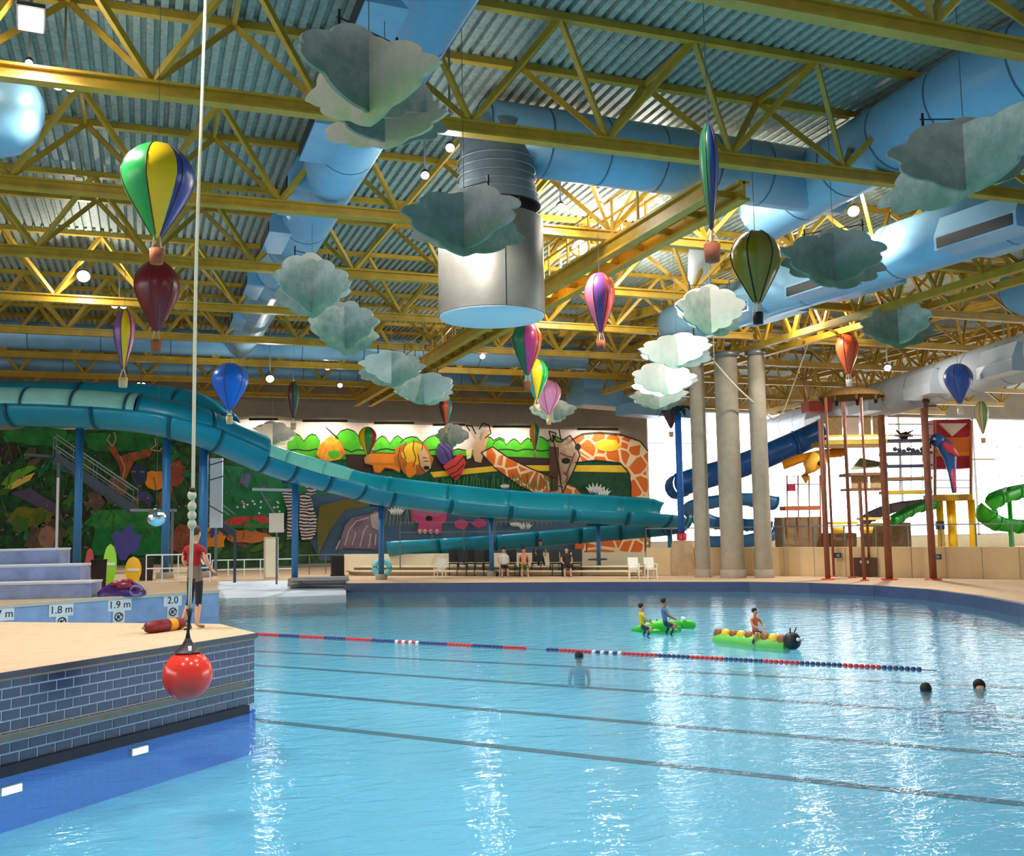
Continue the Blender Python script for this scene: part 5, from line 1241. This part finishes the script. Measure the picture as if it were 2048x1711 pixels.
olive = mat('ochre_wood', (176, 150, 40), .6, 0, .15, 2); net = mat('net_brown', (172, 140, 96), .9, 0, .25, 8); brown = mat('plank_brown', (110, 80, 50), .7, 0, .15, 3); navyp = mat('dark_shelf', (44, 40, 60), .6)
slab('platform', 1650, 1775, 884, 2.2, .22, olive); slab('platform_edge', 1650, 1775, 872, .08, .1, mat('edge_yellow', (226, 196, 60), .5), -.1); slab('fascia', 1652, 1772, 893, .1, .16, brown, -.05)
for i, (x0, x1) in enumerate(((1654, 1684), (1688, 1718), (1722, 1742), (1746, 1768))):
    a, b = T(x0, 852, .6), T(x1, 852, .6); part('net_panel', MB().obox((a + b) / 2, (b - a) / 2, (.02, .03, 0), (0, 0, .46)), net if i != 1 else mat('net_pale', (214, 190, 180), .9), tw_)
    part('net_rail', MB().bar(T(x0, 832, .55), T(x1, 832, .55), .05), wood, tw_)
for y, m, th in ((880, navyp, .10), (906, navyp, .12), (931, navyp, .10), (957, brown, .14), (984, olive, .16)): slab('shelf', 1776, 1866, y, 1.2, th, m)
for y in (870, 848, 832): part('cross_rail', MB().bar(T(1776, y), T(1866, y), .05), wood, tw_)
for x in (1800, 1822, 1845): part('hanger_rod', MB().bar(T(x, 984, .6), T(x, 880, .6), .03), wood, tw_)
slab('platform', 1700, 1776, 948, 1.6, .14, brown); slab('platform', 1700, 1776, 978, 1.4, .1, brown)
for x0, x1 in ((1702, 1736), (1740, 1772)): a, b = T(x0, 963, .3), T(x1, 963, .3); part('net_panel', MB().obox((a + b) / 2, (b - a) / 2, (.02, .03, 0), (0, 0, .3)), net, tw_)
part('canopy', MB().add([T(1700, 940, .2), T(1776, 932, .2), T(1776, 926, 2), T(1720, 915, 2)], [(0, 1, 2, 3)]), mat('canopy_olive', (150, 150, 120), .8), tw_)
for x in (1660, 1716): part('bucket', MB().lathe([(.001, -.3), (.26, -.3), (.34, .0), (.30, .0), (.22, -.25), (.001, -.25)], T(x + 16, 1053), 14), mat('bucket_yellow', (240, 200, 70), .5), tw_)
slab('platform', 1726, 1782, 1037, .9, .12, mat('slab_cream', (236, 204, 110), .6)); slab('platform', 1662, 1716, 1046, .9, .12, yellow); slab('platform', 1726, 1782, 1050, .9, .1, olive)
for x, y, w_, h_ in ((1622, 1030, 2, 0), (1800, 868, 0, 0)): pass
for i in range(12):
    a = i * .52; c = T(1808, 872, .5); e = Vector((math.cos(a) * .42, math.sin(a) * .42, .16 * math.sin(i * 2.4) + .12)); part('spray_nozzle', MB().bar(c, c + e, .06), black, tw_)
part('spray_hub', MB().ball(T(1808, 872, .5), .2, 12), black, tw_)
c = T(1800, 896, .3); 
for i in range(7): part('gear', MB().ball(T(1790 + i * 9, 898 + (i % 3) * 2, .4), .11, 8), mat('dark_gear', (50, 54, 56), .6), tw_)
# thatched top
c = T(1702, 790, .9)
part('roof', MB().lathe([(1.52, -.12), (1.5, 0), (1.05, .22), (.5, .36), (.001, .42)], c, 22), mat('thatch', (176, 136, 80), .95, 0, .3, 9, bump=.8), tw_)
for i in range(9): a = 2 * PI * i / 9; part('fringe', MB().lathe([(.07, -.35), (.10, -.1), (.001, -.1)], c + Vector((1.42 * math.cos(a), 1.42 * math.sin(a), 0)), 6), brown, tw_)
# mast with a pipe valve
part('mast_top', MB().tube([T(1852, 862), T(1852, 806)], .10, 10), mat('mast_brown', (90, 56, 44), .6), tw_); part('mast_cap', MB().ball(T(1852, 802), .17, 12), mat('mast_brown', (90, 56, 44)), tw_); part('mast_arm', MB().bar(T(1846, 812), T(1872, 811), .09), mat('mast_brown', (90, 56, 44)), tw_)
# red awning behind
a, b = PD(1610, 814, 58), PD(1716, 814, 58); solo('awning', MB().obox((a + b) / 2, (b - a) / 2, (.1, .5, 0), (0, 0, .3)).bar(a + Vector((0, 0, .3)), Vector((a.x, a.y, ZD + .02)), .04).bar(b + Vector((0, 0, .3)), Vector((b.x, b.y, ZD + .02)), .04), mat('faded_red', (206, 92, 76), .7), 'faded red hanging box behind the thatched tower top', 'awning')

# parrot hut with yellow posts
ph = thing('parrot_hut', 'red and orange hut on yellow posts at the right of the play tower', 'play structure', PZ(1905, 1148, ZR))
redm, orm = mat('hut_red', (190, 26, 44), .5), mat('hut_orange', (240, 120, 40), .5)
for y, m, h_ in ((856, redm, .42), (889, orm, .36), (904, mat('hut_amber', (250, 160, 40), .5), .2), (922, redm, .36)):
    a, b = T(1868, y, 2), T(1942, y, 2); b.z = a.z; d, s = axis(flat(a, 0), flat(b, 0)); part('wall_band', MB().obox((a + b) / 2 + s * .6, (b - a) / 2, s * .6, (0, 0, h_)), m, ph)
part('gable', MB().poly([T(1880, 846, 1.9), T(1905, 872, 1.9), T(1935, 846, 1.9)], (0, .2, 0)), mat('gable_cream', (238, 210, 190), .6), ph)
slab('deck', 1868, 1946, 995, 1.3, .3, mat('deck_ochre', (200, 150, 30), .6), 1.6, ph)
for x, w_ in ((1884, 14), (1907, 18), (1948, 14)):
    p = flat(T(x, 1100, 2), ZR); q = T(x, 998, 2); part('post', MB().tube([p, Vector((p.x, p.y, q.z))], w_ / 2 * 49 / F, 12), yellow, ph)
for x in (1870, 1942): part('corner_post', MB().bar(T(x, 995, 1.9), T(x, 840, 1.9), .1), mat('corner_brown', (170, 96, 50), .6), ph)
for y in (960, 975): part('rail', MB().bar(T(1872, y, 1.9), T(1944, y, 1.9), .05), wood, ph)
p = T(1880, 1050, 1.5); part('control_box', MB().obox(p, (.17, -.05, 0), (.03, .1, 0), (0, 0, .2)), mat('control_dark', (40, 60, 80), .5), ph)
c = T(1944, 918, 1.9); part('boom', MB().bar(c, T(1990, 918, 1.9), .06), mat('boom_yellow', (230, 200, 110), .5), ph)
pa = thing('parrot_figure', 'blue and red parrot figure perched on the red hut', 'statue', T(1908, 985, .9))
bl, rdp = mat('parrot_blue', (36, 96, 170), .4), mat('parrot_red', (230, 70, 90), .4)
part('body', MB().tube([T(1870, 888, .9), T(1876, 880, .9), T(1890, 892, .9), T(1900, 915, .9), T(1904, 945, .9), T(1909, 985, .9)], [.12, .3, .36, .3, .18, .10], 14), bl, pa)
part('head', MB().ball(T(1874, 880, .85), .33, 16), bl, pa); part('beak', MB().tube([T(1864, 880, .7), T(1858, 886, .7), T(1861, 896, .7)], [.14, .10, .03], 10), mat('beak_dark', (40, 40, 50), .5), pa)
part('eye', MB().ball(T(1868, 877, .55), .07, 10), white, pa)
part('wing', MB().tube([T(1886, 884, .6), T(1900, 896, .55), T(1916, 912, .6)], [.1, .22, .05], 12), rdp, pa); part('wing', MB().tube([T(1882, 890, 1.3), T(1898, 905, 1.3), T(1906, 925, 1.3)], [.1, .2, .05], 12), rdp, pa)
part('tail', MB().tube([T(1904, 935, .8), T(1907, 960, .8), T(1911, 984, .8)], [.12, .09, .04], 8), rdp, pa)

# toucan head ornament with orange half tunnel
th_ = thing('toucan_slide', 'orange half tunnel with a yellow bird head beside the play tower', 'play structure', flat(T(1625, 1100, 1), ZR))
part('tunnel', sweep([T(1568, 938, 2.2), T(1600, 925, 2.0), T(1650, 915, 1.6), T(1690, 912, 1.6)], .42, 90, 270, 12, .05), mat('tunnel_orange', (244, 150, 24), .4), th_)
part('head', MB().tube([T(1650, 912, .9), T(1634, 918, .7), T(1618, 935, .7), T(1610, 952, .8), T(1612, 966, .8)], [.3, .42, .34, .2, .04], 16), mat('toucan_yellow', (250, 184, 60), .4), th_)
part('eye', MB().ball(T(1640, 926, .3), .12, 10), black, th_)
part('stand', MB().bar(flat(T(1648, 1100, 1.3), ZR), T(1648, 920, 1.3), .14), wood, th_)
part('rail', MB().bar(T(1572, 968, 1.4), T(1640, 968, 1.4), .05), steel, th_)
for x in (1574, 1596, 1618, 1640): part('post', MB().bar(flat(T(x, 1100, 1.4), ZR), T(x, 950, 1.4), .05), mat('thin_post', (170, 110, 80), .6), th_)
slab('floor', 1570, 1642, 1016, 1.0, .2, mat('floor_rust', (180, 100, 60), .6), 1.2, th_)
p = T(1596, 975, 1.3); part('red_box', MB().obox(T(1582, 975, 1.2), (.16, -.05, 0), (.03, .1, 0), (0, 0, .16)), mat('box_crimson', (170, 30, 60), .5), th_)
rockm = mat('play_rock', (140, 118, 90), .9, 0, .25, 4, bump=.8)
def rock(x0, x1, y0, label, dz=1.5):
    a, b = flat(T(x0, 1100, dz), ZR), flat(T(x1, 1100, dz), ZR); zt = T(x0, y0, dz).z; n = 7; rr = random.Random(x0)
    mb = MB(); d, s = axis(a, b); rows = []
    for z in [ZR + (zt - ZR) * i / 4 for i in range(5)]:
        ring = [a.lerp(b, i / n) - s * (.1 + rr.random() * .16) for i in range(n + 1)] + [a.lerp(b, 1 - i / n) + s * 1.2 for i in range(n + 1)]
        rows.append([Vector((v.x, v.y, z + (rr.uniform(-.08, .08) if ZR < z < zt else 0))) for v in ring])
    m = len(rows[0]); vs = [v for r_ in rows for v in r_]; fs = [(i * m + k, i * m + (k + 1) % m, (i + 1) * m + (k + 1) % m, (i + 1) * m + k) for i in range(4) for k in range(m)] + [tuple(range(4 * m, 5 * m))]
    solo('rock_block', mb.add(vs, fs), rockm, label, 'rock')
rock(1564, 1644, 1034, 'brown rock block under the orange half tunnel'); rock(1742, 1822, 1046, 'brown rock block under the green chute', 1.8); rock(1660, 1712, 1066, 'small dark rock block under the yellow tub', 1.6)
# chutes
def chute(name, label, pts, r, m, a0=-90, a1=90, legs=(), n=6):
    P = spline([PD(*c) for c in pts], n); k = thing(name, label, 'slide', flat(P[len(P) // 2], ZR))
    for i in range(0, len(P) - 1, 4):
        seg = P[i:i + 5]
        if len(seg) > 1: part('section', sweep(seg, r, a0, a1, 14, .05), m, k); part('flange', sweep([seg[0], seg[0] + (seg[1] - seg[0]).normalized() * .08], r + .05, a0, a1, 14, .1), m, k)
    for x, y, d_ in legs:
        q = PD(x, y, d_); part('leg', MB().tube([flat(q, ZR), q], .11, 10), m, k)
    return k
bslm = mat('slide_blue', (20, 92, 176), .3); 
chute('tube_slide', 'dark blue tube slide running behind the columns to the play tower', [(1645, 862, 52), (1560, 900, 52), (1470, 935, 52), (1380, 962, 52), (1350, 975, 53)], .62, bslm, -178, 178, ((1450, 950, 52.4),))
chute('spiral_slide', 'pale blue spiral slide behind the columns', [(1545, 1000, 55), (1480, 992, 54), (1405, 1002, 54), (1385, 1022, 55.5), (1430, 1040, 57), (1520, 1045, 56), (1548, 1058, 55), (1500, 1075, 54), (1400, 1078, 54)], .5, mat('slide_sky', (80, 160, 226), .3), -110, 110, ((1480, 1005, 54.5), (1530, 1055, 55.5)))
chute('green_chute', 'green chute inside the play tower', [(1868, 1002, 49), (1830, 1012, 48.6), (1800, 1028, 48.2), (1782, 1038, 48)], .34, mat('chute_green', (50, 170, 70), .35), -100, 100)
chute('grey_chute', 'grey lilac chute left of the green one', [(1850, 1000, 50), (1790, 1008, 50), (1745, 1024, 50), (1722, 1040, 50)], .4, mat('chute_grey', (140, 136, 160), .4), -100, 100)
chute('ring_slide', 'bright green curved slide at the right edge', [(2120, 968, 52), (2050, 975, 51), (1995, 992, 50), (1972, 1018, 50), (1990, 1040, 50.5), (2060, 1046, 51), (2130, 1040, 52)], .48, green, -110, 110, ((2020, 1050, 50.6), (2018, 990, 51)))
# dark sign board with two white figures on the low wall
a, b = PD(1712, 1134, 44), PD(1752, 1134, 44)
pz = wr_[0].lerp(wr_[2], .46); n_ = axis(flat(wr_[0], 0), flat(wr_[2], 0))[1]
r = ray(1731, 1133); t = (wr_[1] - n_ * .32 - CAMP).dot(n_) / r.dot(n_); c = CAMP + r * t; dx = Vector((n_.y, -n_.x, 0))
k = thing('notice_board', 'dark brown notice board with two white marks on the low wall', 'sign', c)
part('board', MB().obox(c, dx * .48, n_ * .02, (0, 0, .38)), mat('notice_brown', (84, 54, 40), .7), k)
for x in (-.16, .12): part('mark', MB().ball(c - n_ * .03 + dx * x + Vector((0, 0, .2)), .07, 8, 0, 1, .3, 1), white, k)
for i, (px, py) in enumerate(((1675, 1110), (1875, 1113))):
    r = ray(px, py); t = (wr_[1] - n_ * .32 - CAMP).dot(n_) / r.dot(n_); c = CAMP + r * t
    k = thing('wall_box', ['small dark box on the low wall left of the notice board', 'small box on the low wall below the yellow posts'][i], 'box', c)
    part('case', MB().obox(c, dx * .15, n_ * .04, (0, 0, .1)), black, k); part('cover', MB().obox(c - n_ * .05, dx * .1, n_ * .012, (0, 0, .06)), steel, k)
